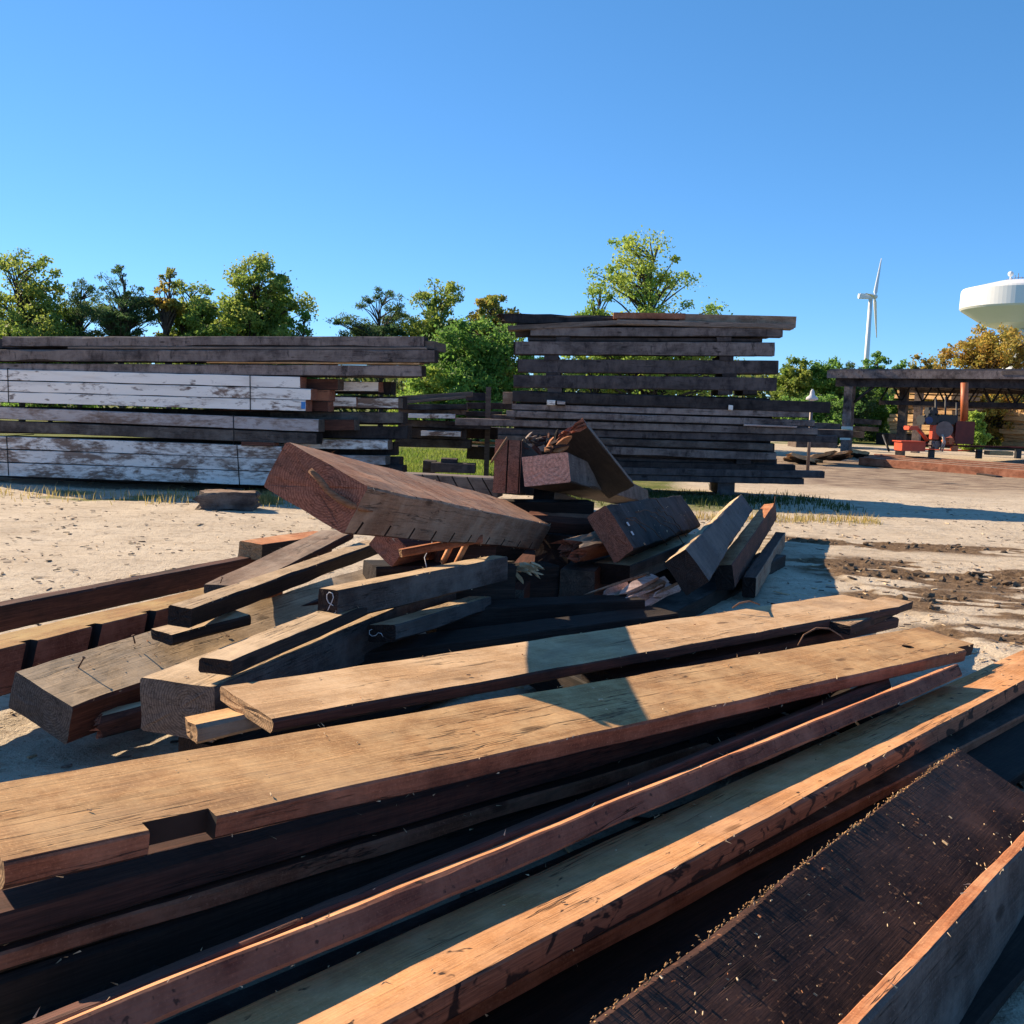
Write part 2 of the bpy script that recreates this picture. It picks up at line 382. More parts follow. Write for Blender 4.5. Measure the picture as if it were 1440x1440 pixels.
# ------------------------------------------------------------------ the pile of timbers
# measured boxes: centre, length axis, width axis, (length, width, thickness) in metres
FIT = {
 'P1': ([0.7252, 4.0854, 0.4064], [0.72424, 0.6872, -0.05687], [-0.67991, 0.72542, 0.10719], [5.3637, 0.4063, 0.0674]),
 'P2': ([0.7508, 5.2514, 0.3608], [0.74665, 0.66476, -0.02488], [-0.6636, 0.74692, 0.0418], [4.6854, 0.4393, 0.0548]),
 'P3': ([0.7064, 3.4379, 0.3061], [0.68825, 0.72521, -0.01945], [-0.64648, 0.60093, -0.47006], [4.7526, 0.1182, 0.0682]),
 'P3b': ([0.51, 3.4343, 0.2816], [0.66271, 0.74836, -0.02758], [-0.69214, 0.59804, -0.40409], [4.3077, 0.1192, 0.0803]),
 'P4': ([1.2905, 3.8241, 0.2065], [0.67417, 0.73819, -0.02392], [-0.73599, 0.66875, -0.1053], [5.5526, 0.3, 0.0714]),
 'P5': ([1.3473, 3.9801, 0.0954], [0.70897, 0.70513, -0.01233], [-0.70329, 0.7082, 0.06196], [4.6755, 0.4003, 0.0512]),
 'P6': ([1.083, 2.7396, 0.1836], [0.62052, 0.78248, -0.05173], [-0.69999, 0.58242, 0.41329], [3.0494, 0.42, 0.08]),
 'P7': ([1.368, 2.6905, 0.1511], [0.62605, 0.77582, -0.07855], [-0.77977, 0.62222, -0.06934], [2.8007, 0.0458, 0.2869]),
 'Q1': ([0.1111, 3.7391, 0.3015], [0.69397, 0.71803, -0.0532], [-0.71795, 0.69568, 0.02412], [4.2147, 0.44, 0.0757]),
 'Q2': ([-0.0649, 3.5395, 0.2302], [0.70198, 0.71018, -0.05355], [-0.71039, 0.70357, 0.01831], [3.7347, 0.4402, 0.0566]),
 'Q3': ([-0.1885, 3.4763, 0.1251], [0.69004, 0.72248, -0.04316], [-0.72316, 0.69069, 2e-05], [3.4755, 0.44, 0.14]),
 'P2b': ([1.5483, 5.9461, 0.2059], [0.73214, 0.6809, -0.01886], [-0.68033, 0.73233, 0.02899], [2.9003, 0.3001, 0.0733]),
 'P2c': ([2.4507, 6.7021, 0.2575], [0.56775, 0.82145, -0.05362], [-0.82005, 0.57007, 0.05032], [1.6006, 0.2263, 0.0586]),
 'L1': ([-2.5239, 6.9029, 0.262], [0.39127, 0.92026, -0.00515], [-0.919, 0.39101, 0.05042], [4.0, 0.1001, 0.1613]),
 'L2': ([-2.3417, 5.2393, 0.2494], [0.34474, 0.9386, -0.01334], [-0.93848, 0.34432, -0.02634], [3.6011, 0.2779, 0.226]),
 'L3': ([-1.4378, 5.5344, 0.2675], [0.44698, 0.89359, 0.04137], [-0.86016, 0.41664, 0.29416], [2.7948, 0.3811, 0.1866]),
 'L4': ([-1.2734, 5.9114, 0.285], [0.62715, 0.77129, 0.10858], [-0.76463, 0.63621, -0.10288], [2.3864, 0.1395, 0.1686]),
 'L6': ([-0.8511, 5.624, 0.3092], [0.30003, 0.95393, -0.00011], [-0.95391, 0.30002, 0.0071], [3.3994, 0.3594, 0.229]),
 'L7': ([-0.9228, 4.8718, 0.5023], [0.31156, 0.95018, 0.00978], [-0.95023, 0.31155, 0.00267], [1.8003, 0.1591, 0.0634]),
 'L8': ([-0.495, 5.7676, 0.5436], [0.46225, 0.88633, -0.02735], [-0.88663, 0.46248, 0.00231], [1.8298, 0.1236, 0.1623]),
 'L9': ([-0.4186, 5.7281, 0.3509], [0.29346, 0.95263, -0.07985], [-0.95451, 0.28737, -0.07961], [1.5509, 0.152, 0.089]),
 'L10': ([-1.3531, 6.3385, 0.4859], [0.14608, 0.98878, -0.03139], [-0.98517, 0.14828, 0.08628], [3.2581, 0.1246, 0.0978]),
 'L11': ([-1.5614, 6.9078, 0.4842], [0.19568, 0.97858, 0.0639], [-0.9806, 0.19602, 0.00089], [1.857, 0.2772, 0.06]),
 'L12': ([-1.5788, 5.0449, 0.4164], [0.5514, 0.833, 0.04543], [-0.83418, 0.54988, 0.04214], [0.5016, 0.1687, 0.0571]),
 'L13': ([-1.8696, 8.2995, 0.3771], [0.41224, 0.91083, -0.02103], [-0.90862, 0.41271, 0.06386], [1.0004, 0.2287, 0.1336]),
 'L5': ([-1.5954, 4.5182, 0.1498], [0.76165, 0.64079, 0.09629], [-0.63346, 0.7676, -0.09757], [0.5978, 0.1129, 0.099]),
 'M1': ([-1.1236, 3.7048, 0.3475], [0.8566, 0.5071, 0.09536], [-0.49832, 0.86097, -0.10205], [0.1645, 0.1807, 0.0691]),
 'C1': ([-0.399, 6.1696, 0.9333], [0.25268, 0.95555, -0.1519], [-0.86061, 0.29371, 0.41604], [3.7522, 0.4483, 0.2328]),
 'C3': ([0.0454, 9.1178, 1.0109], [0.1096, 0.9892, -0.09729], [-0.99379, 0.11093, 0.00841], [1.7623, 0.2233, 0.442]),
 'C4': ([1.1421, 11.9656, 0.6361], [0.20595, 0.97235, -0.11009], [-0.97131, 0.18946, -0.14376], [8.5905, 0.3717, 0.234]),
 'C7': ([0.5027, 10.0221, 0.5903], [0.27398, 0.94932, -0.15404], [-0.95602, 0.28628, 0.06388], [1.5852, 0.1988, 0.2368]),
 'C8': ([1.2405, 8.6428, 0.6223], [0.32303, 0.945, -0.05125], [-0.54424, 0.2298, 0.80684], [3.2943, 0.3832, 0.1725]),
 'C9': ([1.7223, 8.321, 0.4779], [0.82746, 0.54182, 0.14747], [-0.48447, 0.82163, -0.30035], [2.1896, 0.2838, 0.1457]),
 'C10': ([2.0722, 9.6924, 0.4669], [0.27263, 0.96182, -0.02394], [-0.58536, 0.18557, 0.78925], [6.7438, 0.2592, 0.1744]),
 'C11': ([2.6484, 10.8535, 0.2417], [0.31485, 0.94902, 0.01513], [-0.93668, 0.31325, -0.15656], [5.2823, 0.1568, 0.2128]),
 'C12': ([2.1296, 8.8154, 0.1501], [0.28511, 0.95838, -0.01457], [-0.9537, 0.28517, 0.09562], [3.4003, 0.2, 0.2471]),
}

def frame(c, X, Y):
    X = Vector(X).normalized(); Y = Vector(Y); Y = (Y - X * Y.dot(X)).normalized(); Z = X.cross(Y)
    m = Matrix((X, Y, Z)).transposed().to_4x4(); m.translation = Vector(c); return m
SEED = [0]
TIMBER = {}
def mats5(a, f, e, b=None):
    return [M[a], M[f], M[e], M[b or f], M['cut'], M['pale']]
def timber(key, kind, label, cat, mt, ext=(0, 0), group=None, dz=0, **k):
    c, X, Y, (L, w, t) = FIT[key]
    SEED[0] += 1
    c = Vector(c) + Vector(X) * (ext[1] - ext[0]) / 2 + Vector((0, 0, dz)); L = L + ext[0] + ext[1]
    o = beam_mesh(kind, L, w, t, mats5(*mt), SEED[0], **k)
    o.matrix_world = frame(c, X, Y); tag(o, label, cat, group)
    TIMBER[key] = (o, L, w, t)
    return o
def timber_at(key, kind, label, cat, mt, p, head, L, w, t, pitch=0, roll=0, group=None, **k):
    """p = middle of the near end's top edge; head = compass heading in degrees clockwise from +Y"""
    SEED[0] += 1
    X = Vector((math.sin(R_(head)) * math.cos(R_(pitch)), math.cos(R_(head)) * math.cos(R_(pitch)), math.sin(R_(pitch))))
    Y = Vector((0, 0, 1)).cross(X).normalized(); Z = X.cross(Y)
    Y, Z = Y * math.cos(R_(roll)) + Z * math.sin(R_(roll)), Z * math.cos(R_(roll)) - Y * math.sin(R_(roll))
    o = beam_mesh(kind, L, w, t, mats5(*mt), SEED[0], **k)
    o.matrix_world = frame(Vector(p) + X * L / 2 - Z * t / 2, X, Y); tag(o, label, cat, group)
    TIMBER[key] = (o, L, w, t)
    return o
def face_pt(key, u, v, face, lift=0):
    """where the sight line through a photo point meets a face of a timber (to place marks measured in the photo)"""
    o, L, w, t = TIMBER[key]; m = o.matrix_world
    n = {'T': Vector((0, 0, 1)), 'F': Vector((0, -1, 0)), 'A': Vector((-1, 0, 0)), 'B': Vector((1, 0, 0)), 'K': Vector((0, 1, 0))}[face]
    d = {'T': t / 2, 'F': w / 2, 'A': L / 2, 'B': L / 2, 'K': w / 2}[face]
    p0 = m @ (n * d); N = (m.to_3x3() @ n).normalized()
    return on_plane(u, v, p0 + N * lift, N)
def child_of(o, parent):
    o.parent = parent; o.matrix_parent_inverse = parent.matrix_world.inverted(); return o

P1 = timber('P1', 'notched_plank', 'long tan plank with a square notch in its front edge and a round hole', 'plank', ('tan', 'redside', 'end_tan', 'reddark'), splinters=50, amp=.004, wane=.009, ext=(0.02, 0))
im = P1.matrix_world.inverted()
def loc(key, u, v, f='T'): return TIMBER[key][0].matrix_world.inverted() @ face_pt(key, u, v, f)
a = loc('P1', 215, 1172); b_ = loc('P1', 306, 1148); h = loc('P1', 1277, 909)
cut(P1, [('box', (a.x, b_.x, -.4, -.357 / 2 + .026, -.2, .2), None), ('cyl', (h.x, h.y, .040, -.2, .2)),
         ('box', (5.3456 / 2 - .22, 6, -.4, -.357 / 2 + .03, -.2, .2), Matrix.Rotation(.0, 4, 'Z'))])
timber('P2', 'plank', 'tan plank behind the notched plank, its left end propped on a small square block', 'plank', ('tan2', 'reddark', 'end_tan', 'dark'), splinters=50, amp=.004, wane=.010, bow=.0)
timber('P3', 'plank', 'narrow red-brown plank with thin sunlit arris, before the notched plank', 'plank', ('orange', 'redrough', 'end_red', 'redside'), splinters=60, amp=.005, wane=.008, ext=(.5, 0))
timber('P3b', 'plank', 'short dark red plank between the notched plank and the narrow red-brown one', 'plank', ('reddark', 'reddark', 'end_red', 'dark'), splinters=20, ext=(.3, 0), dz=-.02)
timber('P4', 'plank', 'half shaded plank with sunlit strip and black-spotted pinkish front edge', 'plank', ('tan3', 'redside_spot', 'end_tan', 'reddark'), amp=.003, wane=.006, splinters=70, ext=(.6, .5))
timber('P5', 'plank', 'lowest red-edged plank, peeking out under the black-spotted plank', 'plank', ('darkgrey', 'redside', 'end_red', 'dark'), splinters=20, ext=(.5, .4))
timber('P6', 'slab', 'wide dark slab sprinkled with wood chips, leaning in the lower right corner', 'slab', ('slab', 'dark', 'end_dark', 'tan2'), splinters=50, ext=(.35, 0), wane=.02)
timber('P7', 'board', 'grey board standing on edge with a sunlit orange top edge, lower right corner', 'board', ('orange', 'darkgrey', 'end_grey', 'dark'), splinters=30, ext=(.5, .3))
timber('Q1', 'plank', 'dull red-brown plank directly beneath the notched plank', 'plank', ('reddark', 'reddark', 'end_red', 'dark'), splinters=15, dz=-.02)
timber('Q2', 'plank', 'red plank third down beneath the notched plank', 'plank', ('reddark', 'redside', 'end_red', 'dark'), splinters=15, dz=-.02)
timber('Q3', 'timber', 'blackened thick timber at the bottom beneath the notched plank', 'timber', ('dark', 'dark', 'end_dark', 'dark'), splinters=15, dz=-.01)
timber('P2b', 'plank', 'dark plank lying right under the right half of the rear tan plank', 'plank', ('reddark', 'reddark', 'end_dark', 'dark'), splinters=10)
timber('P2c', 'board', 'thin dark board whose tip sticks out behind the right end of the rear tan plank', 'board', ('tan2', 'reddark', 'end_dark', 'dark'), splinters=10)
timber('L1', 'timber', 'purplish red timber on edge farthest back at the left, against the open dirt', 'timber', ('reddark', 'reddark', 'end_red', 'dark'), ext=(.6, .2), splinters=20, wane=.008)
L2 = timber('L2', 'slotted_timber', 'orange-brown timber with dark slots cut in its front face, left edge of the pile', 'timber', ('greenbrown', 'redside', 'end_red', 'dark'), ext=(.6, 0), splinters=10, wane=.01)
cs_ = []
for (u, v) in ((38, 935), (130, 903), (208, 878)):
    p = loc('L2', u, v, 'F')
    cs_.append(('box', (p.x - .035, p.x + .035, -.3, -.139 + .05, -.02, .2), Matrix.Translation((p.x, 0, 0)) @ Matrix.Rotation(R_(18), 4, 'Y') @ Matrix.Translation((-p.x, 0, 0))))
cut(L2, cs_, True)
L3 = timber('L3', 'timber', 'massive square timber with grey sawn end and a nail in its top, lower left', 'timber', ('paletop', 'reddark', 'end_grey', 'reddark'), splinters=20, wane=.02, amp=.006)  # pale top wood makes up in colour for weak sunlight
timber('L4', 'timber', 'brown timber on edge in front of the massive nailed timber', 'timber', ('reddark', 'reddark', 'end_grey', 'dark'), splinters=15, wane=.01)
timber('L6', 'timber', 'big square timber with pale dusty top and blackened end, beside the massive nailed timber', 'timber', ('paletop', 'darkgrey', 'end_grey', 'dark'), splinters=20, wane=.008)
timber('L7', 'plank', 'short pale plank lying on the big square timber with the pale dusty top', 'plank', ('paletop', 'dark', 'end_dark', 'dark'), splinters=16)
L8 = timber('L8', 'timber', 'grey timber on edge with a chalked figure on its black end', 'timber', ('paletop', 'darkgrey', 'end_dark', 'dark'), splinters=20)
L9 = timber('L9', 'timber', 'bluish grey timber beneath the chalked one, chalk squiggle on its black end', 'timber', ('paletop', 'bluegrey', 'end_dark', 'dark'), splinters=6, dz=.01)
timber('L10', 'timber', 'long black-sided timber with a sunlit pale top and hollow-looking black end', 'timber', ('paletop', 'dark', 'end_dark', 'dark'), splinters=20)
timber('L11', 'plank', 'flat weathered plank running up under the big tilted beam, behind the black-sided timber', 'plank', ('greybrown', 'reddark', 'end_grey', 'dark'), splinters=16)
timber('L12', 'block', 'small dark block with a dusty top under the end of the black-sided timber', 'block', ('paletop', 'dark', 'end_dark', 'dark'), splinters=6)
timber('L13', 'timber', 'orange block end standing out beyond the purplish red timber', 'timber', ('orange', 'dark', 'end_tan', 'reddark'), splinters=8)
timber('L5', 'stub', 'broken stub with a pale top between the two big timber ends at lower left', 'stub', ('paletop', 'reddark', 'end_red', 'dark'), jag=(.05, .02), wane=.03, amp=.012)
timber('M1', 'block', 'small square orange block holding up the left end of the rear tan plank', 'block', ('tan', 'greybrown', 'end_tan', 'greybrown'), ext=(0, .25), splinters=8)

C1 = timber('C1', 'beam', 'big red-brown beam tilted up on top of the pile, saw kerfs across its sunlit top', 'beam', ('kerftop', 'greybrown', 'end_red', 'reddark'), splinters=60, wane=.012, amp=.005)
cc = []
L_, w_, t_ = TIMBER['C1'][1:]
for i, f in enumerate((.04, .13, .22, .31, .40, .49, .60, .70, .82, .92)):
    x = -L_ / 2 + L_ * f
    cc.append(('box', (x - .012, x + .012, -w_, -w_ / 2 + .03, -t_, -t_ / 2 + .065), Matrix.Translation((x, 0, 0)) @ Matrix.Rotation(R_(14), 4, 'Y') @ Matrix.Translation((-x, 0, 0))))
for i, f in enumerate((.17, .27, .36, .44, .55, .66, .78)):
    x = -L_ / 2 + L_ * f
    cc.append(('box', (x - .0045, x + .0045, -w_ * .49, w_ * (.1 + .09 * (i * 37 % 5)), t_ / 2 - .03, t_), None))
cut(C1, cc)
# the bent spike on the end of the big beam
pts = [face_pt('C1', u, v, 'A', l) for u, v, l in ((436, 661, .07), (449, 674, .06), (462, 691, .045), (476, 701, .035), (492, 710, .03))]
e_ = face_pt('C1', 524, 719, 'F', .014)
bm = bmesh.new(); tube(bm, pts + [pts[-1].lerp(e_, .5) + Vector((0, -.02, 0)), e_], [.013, .015, .015, .017, .016, .012, .004], 8)
child_of(finish('bent_spike', bm, M['stick']), C1)
# chalk marks
def chalk(key, face, strokes, rad, parent):
    bm = bmesh.new()
    for s in strokes:
        tube(bm, [face_pt(key, u, v, face, .001) for u, v in s], rad, 5)
    return child_of(finish('chalk_mark', bm, M['chalk']), parent)
s8 = 1440 / 140.0
def z8(p): return (430 + p[0] / s8, 810 + p[1] / s8)
chalk('L8', 'A', [[z8(p) for p in ((290, 560), (330, 470), (375, 380), (400, 310), (385, 250), (340, 235), (305, 270), (305, 330), (330, 385), (400, 430), (440, 470), (440, 520), (370, 570))]], .0028, L8)
chalk('L9', 'A', [[z8(p) for p in ((960, 770), (920, 790), (920, 840), (960, 870), (1010, 860), (1050, 820), (1090, 830), (1125, 885))]], .0022, L9)
# nails
def nail(key, uv0, up, face, rad=.004, mat='rust', name='nail'):
    p = face_pt(key, *uv0, face, -.01)
    bm = bmesh.new(); q = p + Vector(up); tube(bm, [p, p.lerp(q, .5), q], rad, 6); tube(bm, [q, q + Vector(up).normalized() * .003], rad * 2.2, 8)
    return child_of(finish(name, bm, M[mat]), TIMBER[key][0])
nail('L3', (109, 941), (.03, 0, .055), 'T')
nail('L2', (190, 905), (-.01, 0, .04), 'T')
nail('L10', (310, 820), (.01, 0, .03), 'T', .003)

timber('C3', 'timber', 'upright-faced red timber with a groove down its end, left of the salmon-coloured end', 'timber', ('reddark', 'dark', 'redend' if 'redend' in M else 'end_red', 'dark'), splinters=14)
o, L, w, t = TIMBER['C3']; cut(o, [('box', (-2, -L / 2 + .03, -.006, .006, -t, t), None), ('box', (-2, -L / 2 + .02, -w / 2 + .004, -w / 2 + .014, -t, t), None)])
bm = bmesh.new(); tube(bm, [face_pt('C3', u, v, 'A', .03) for u, v in ((714, 615), (708, 624), (700, 636), (694, 645), (690, 651))], [.012, .014, .012, .013, .006], 6)
child_of(finish('peeling_strip', bm, M['stick']), o)
timber('C4', 'timber', 'long timber pointing at the viewer with a smooth salmon-coloured end', 'timber', ('dark', 'darkgrey', 'end_salmon', 'dark'), splinters=14, wane=.02)
timber('C7', 'timber', 'short blue-grey timber wedged under the salmon-ended timber', 'timber', ('bluegrey', 'bluegrey', 'end_dark', 'dark'))
C8 = timber('C8', 'timber', 'ribbed blackish timber tagged with two small white labels and tangled in wire', 'timber', ('black', 'dark', 'end_red', 'dark'), wane=.03, amp=.016, seg=80)
timber_at('C9', 'timber', 'grey timber squeezed under the ribbed blackish timber', 'timber', ('paletop', 'bluegrey', 'end_dark', 'dark'), at_y(860, 793, 7.5), 25, 2.2, .3, .16, splinters=4)
timber('C10', 'timber', 'rolled square timber with a bluish upper face, left of the orange-topped one', 'timber', ('bluegrey', 'dark', 'end_dark', 'paletop'), wane=.02, amp=.006)
timber('C11', 'timber', 'orange-topped timber at the right end of the pile, far half in sunlight', 'timber', ('orange', 'reddark', 'end_dark', 'dark'), wane=.008)
timber_at('C12', 'timber', 'low brown timber on the ground, right of the orange-topped one', 'timber', ('reddark', 'greybrown', 'end_dark', 'dark'), at_y(1054, 812, 8.6), 19, 3.6, .12, .18, wane=.01)
nail('C11', (1089, 709), (.005, 0, .10), 'T', .006, 'rust', 'spike')
# white labels + wire on the ribbed timber
for (u, v) in ((883, 737), (889, 750)):
    bm = bmesh.new(); box(bm, -.022, .022, -.016, .016, 0, .004)
    t_o = finish('paper_label', bm, M['chalk']); p = face_pt('C8', u, v, 'T', .008)
    mm = C8.matrix_world.to_3x3().to_4x4(); mm.translation = p; t_o.matrix_world = mm; child_of(t_o, C8)
rs = random.Random(5)
bm = bmesh.new()
for i in range(7):
    u0 = rs.uniform(880, 935); v0 = rs.uniform(700, 735); u1 = u0 + rs.uniform(20, 60); v1 = v0 + rs.uniform(10, 45)
    a = face_pt('C8', u0, v0, 'T', .02); b_ = face_pt('C8', u1, v1, 'T', .02)
    tube(bm, [a.lerp(b_, s / 8) + Vector((0, -.01, .03 * math.sin(s / 8 * math.pi) + rs.uniform(-.01, .01))) for s in range(9)], .004, 5)
tag(finish('wire_tangle', bm, M['rust']), 'thin rusty wires tangled over the ribbed blackish timber', 'wire')

# leaning grooved board with splintered wood
mat_ = mats5('redside', 'darkgrey', 'end_red', 'dark')
C5p = [at_y(u, v, y) for u, v, y in ((783, 606, 8.3), (819, 587, 8.3), (827, 600, 8.3), (798, 613, 8.3), (889, 677, 10.0))]
fa = C5p[2]; fb = C5p[4]; X = (fb - fa).normalized(); Zg = (C5p[3] - C5p[2]); Y = Zg.cross(X).normalized()
Z = X.cross(Y); Lb = (fb - fa).length
wd = .30; th = .09
c5 = beam_mesh('leaning_board', Lb + .1, th, wd, mats5('grey', 'dark', 'end_red', 'dark'), 77, jag=(.05, .03), splinters=14)  # front face uses dark wood to stand in for its shade
TIMBER['C5'] = (c5, Lb, th, wd)
cen = fa + X * (Lb / 2) + (C5p[3] - C5p[2]).normalized() * wd / 2
c5.matrix_world = frame(cen, X, Y if Y.y > 0 else -Y)
tag(c5, 'grooved board leaning highest on the pile, bright edge sloping down to the right', 'board')
# broken orange splinters
def shards(name, label, cat, base, n, spread, length, direction, rad, mats, seed, wpar=.5, kind=None):
    rs = random.Random(seed); bm = bmesh.new(); D = Vector(direction).normalized()
    for i in range(n):
        p = Vector(base) + Vector((rs.gauss(0, spread[0]), rs.gauss(0, spread[1]), rs.gauss(0, spread[2])))
        d = (D + Vector((rs.gauss(0, .25), rs.gauss(0, .25), rs.gauss(0, .25))) * wpar).normalized()
        l = length * rs.uniform(.4, 1.1); r = rad * rs.uniform(.5, 1.4)
        s = Vector((rs.uniform(-1, 1), rs.uniform(-1, 1), rs.uniform(-1, 1))).cross(d).normalized(); q = d.cross(s)
        vs = []
        for f, g in ((0, 1), (.55, 1.1), (.85, .6)):
            for a, b in ((1, .35), (-1, .45), (-1, -.35), (1, -.4)):
                vs.append(bm.verts.new(p + d * l * f + (s * a + q * b) * r * g + Vector((rs.uniform(-1, 1),) * 3) * r * .2))
        tip = bm.verts.new(p + d * l + s * r * rs.uniform(-.6, .6))
        mi = rs.randrange(len(mats))
        for k in (0, 4):
            for j in range(4):
                bm.faces.new((vs[k + j], vs[k + (j + 1) % 4], vs[k + 4 + (j + 1) % 4], vs[k + 4 + j])).material_index = mi
        for j in range(4): bm.faces.new((vs[8 + j], vs[8 + (j + 1) % 4], tip)).material_index = mi
        bm.faces.new(vs[:4][::-1]).material_index = mi
    o = finish(name, bm, mats); return tag(o, label, cat)
p = at_y(775, 628, 8.25)
shards('broken_timber', 'jagged orange piece of broken wood on top of the salmon-ended timber', 'broken wood', p, 16, (.045, .04, .025), .15, (.5, -.2, .3), .028, [M['orange'], M['reddark'], M['dark'], M['orange']], 3, 2.0)
p = at_y(754, 620, 8.45)
shards('dark_splinters', 'black frayed splinters between the grooved red timber and the orange break', 'splinters', p, 22, (.07, .05, .035), .11, (.7, 0, .3), .016, [M['dark'], M['reddark'], M['grey']], 4, 2.2)
p = at_y(922, 822, 7.15)
tgt = at_y(842, 858, 6.75)
shards('splintered_plank', 'pale pinkish plank end split into long splinters, low in the shaded middle', 'broken wood', p, 40, (.06, .05, .035), (tgt - p).length, tgt - p, .026, [M['pink'], M['pink'], M['greybrown']], 9, .38)
p = at_y(736, 799, 6.9)
shards('torn_wood', 'small bright sunlit torn wood fibres beside the right end of the chalked timber', 'broken wood', p, 26, (.035, .02, .02), .10, (1, -.3, -.2), .011, [M['pale'], M['pale'], M['tan2']], 12, 1.6)

# timbers seen in the dark middle of the pile, the ones that carry the visible ones, and added dark fillers
T = timber_at
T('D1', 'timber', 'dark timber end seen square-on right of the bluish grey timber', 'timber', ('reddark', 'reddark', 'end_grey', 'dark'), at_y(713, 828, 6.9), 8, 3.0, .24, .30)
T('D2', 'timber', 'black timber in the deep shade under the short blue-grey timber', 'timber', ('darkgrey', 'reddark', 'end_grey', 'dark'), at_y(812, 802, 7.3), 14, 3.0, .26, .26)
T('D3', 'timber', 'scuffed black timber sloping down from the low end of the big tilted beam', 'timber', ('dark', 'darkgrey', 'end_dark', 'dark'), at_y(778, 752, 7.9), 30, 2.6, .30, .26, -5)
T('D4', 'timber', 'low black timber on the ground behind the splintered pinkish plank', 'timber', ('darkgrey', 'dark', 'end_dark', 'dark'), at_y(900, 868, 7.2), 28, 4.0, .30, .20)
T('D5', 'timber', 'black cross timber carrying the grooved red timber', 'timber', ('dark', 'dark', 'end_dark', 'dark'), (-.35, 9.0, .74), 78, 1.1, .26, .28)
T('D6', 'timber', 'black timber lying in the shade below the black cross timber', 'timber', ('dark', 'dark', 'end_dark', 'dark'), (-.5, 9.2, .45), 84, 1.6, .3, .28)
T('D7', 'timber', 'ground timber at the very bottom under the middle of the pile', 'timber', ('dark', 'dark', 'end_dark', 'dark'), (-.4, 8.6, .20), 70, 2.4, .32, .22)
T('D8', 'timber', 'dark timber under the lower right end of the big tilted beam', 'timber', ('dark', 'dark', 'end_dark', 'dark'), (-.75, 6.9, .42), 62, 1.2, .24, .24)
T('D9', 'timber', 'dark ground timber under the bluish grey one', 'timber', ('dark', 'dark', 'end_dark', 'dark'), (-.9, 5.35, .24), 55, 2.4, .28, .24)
T('D15', 'timber', 'added dark filler timber darkening the gap behind the middle of the rear tan plank', 'timber', ('dark', 'dark', 'end_dark', 'dark'), (-.75, 5.75, .17), 72, 2.6, .34, .17)  # added to darken a gap where sunlit sand showed through
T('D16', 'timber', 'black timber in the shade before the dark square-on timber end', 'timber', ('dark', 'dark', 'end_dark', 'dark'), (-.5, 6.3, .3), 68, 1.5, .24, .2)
T('R1', 'plank', 'added black filler darkening the gap between the spotted-edge planks and the leaning slab', 'plank', ('dark', 'dark', 'end_dark', 'dark'), (-.98, 1.35, .05), 45, 5.6, .5, .045)  # added filler, blacks out the bright ground showing in the gap
T('R2', 'plank', 'added black filler on the ground under the leaning slab', 'plank', ('dark', 'dark', 'end_dark', 'dark'), (-.30, 1.15, .045), 44, 4.6, .46, .04)  # second added filler, hides bright ground around the slab
T('R3', 'plank', 'added black filler for the dark ground right of the board on edge, bottom right corner', 'plank', ('dark', 'dark', 'end_dark', 'dark'), (1.0, 1.0, .05), 40, 3.2, .45, .04)  # added in place of dark ground, no plank of the pile
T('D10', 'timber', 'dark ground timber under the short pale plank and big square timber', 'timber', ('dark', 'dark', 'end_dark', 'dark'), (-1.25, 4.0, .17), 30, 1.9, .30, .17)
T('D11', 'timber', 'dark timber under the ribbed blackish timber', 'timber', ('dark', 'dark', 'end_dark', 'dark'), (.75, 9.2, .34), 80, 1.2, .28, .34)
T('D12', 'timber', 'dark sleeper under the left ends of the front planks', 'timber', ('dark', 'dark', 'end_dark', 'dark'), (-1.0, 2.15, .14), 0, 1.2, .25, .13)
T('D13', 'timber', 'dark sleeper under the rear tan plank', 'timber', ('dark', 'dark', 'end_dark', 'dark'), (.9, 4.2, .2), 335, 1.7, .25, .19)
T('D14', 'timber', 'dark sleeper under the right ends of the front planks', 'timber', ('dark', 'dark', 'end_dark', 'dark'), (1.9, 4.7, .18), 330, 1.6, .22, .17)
T('G1', 'broken_timber', 'broken brown timber jutting toward the viewer below the short blue-grey timber', 'broken wood', ('greybrown', 'redside', 'end_red', 'dark'), at_y(806, 762, 7.4), 38, 1.0, .2, .15, 3, 24, jag=(.12, .05), wane=.05, amp=.012)
T('G2', 'broken_timber', 'split reddish timber lying below the grooved red timber', 'broken wood', ('redside', 'reddark', 'end_red', 'dark'), at_y(742, 722, 7.9), 58, .9, .16, .13, -4, 15, jag=(.10, .05), wane=.04, amp=.010)
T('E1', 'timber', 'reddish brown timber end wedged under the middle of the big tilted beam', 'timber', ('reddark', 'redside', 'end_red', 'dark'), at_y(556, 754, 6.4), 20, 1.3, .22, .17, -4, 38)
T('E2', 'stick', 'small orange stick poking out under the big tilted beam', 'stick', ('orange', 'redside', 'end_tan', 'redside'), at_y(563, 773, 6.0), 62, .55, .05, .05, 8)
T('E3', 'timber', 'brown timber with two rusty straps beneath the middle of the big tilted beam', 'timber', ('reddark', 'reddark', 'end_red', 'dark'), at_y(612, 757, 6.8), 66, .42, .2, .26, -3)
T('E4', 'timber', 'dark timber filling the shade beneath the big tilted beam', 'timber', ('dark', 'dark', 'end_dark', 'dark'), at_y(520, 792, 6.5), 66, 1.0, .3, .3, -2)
for u in (628, 648):
    bm = bmesh.new(); a = at_y(u + 8, 764, 6.45); b_ = at_y(u - 6, 792, 6.45)
    tube(bm, [a, b_], .02, 4); child_of(finish('rusty_strap', bm, M['orange']), TIMBER['E3'][0])
bm = bmesh.new(); tube(bm, [at_y(608, 762, 6.2), at_y(597, 784, 6.15), at_y(600, 798, 6.0)], .003, 5)
tag(finish('thin_wire', bm, M['chalk']), 'thin bent pale wire hanging under the big tilted beam', 'wire')
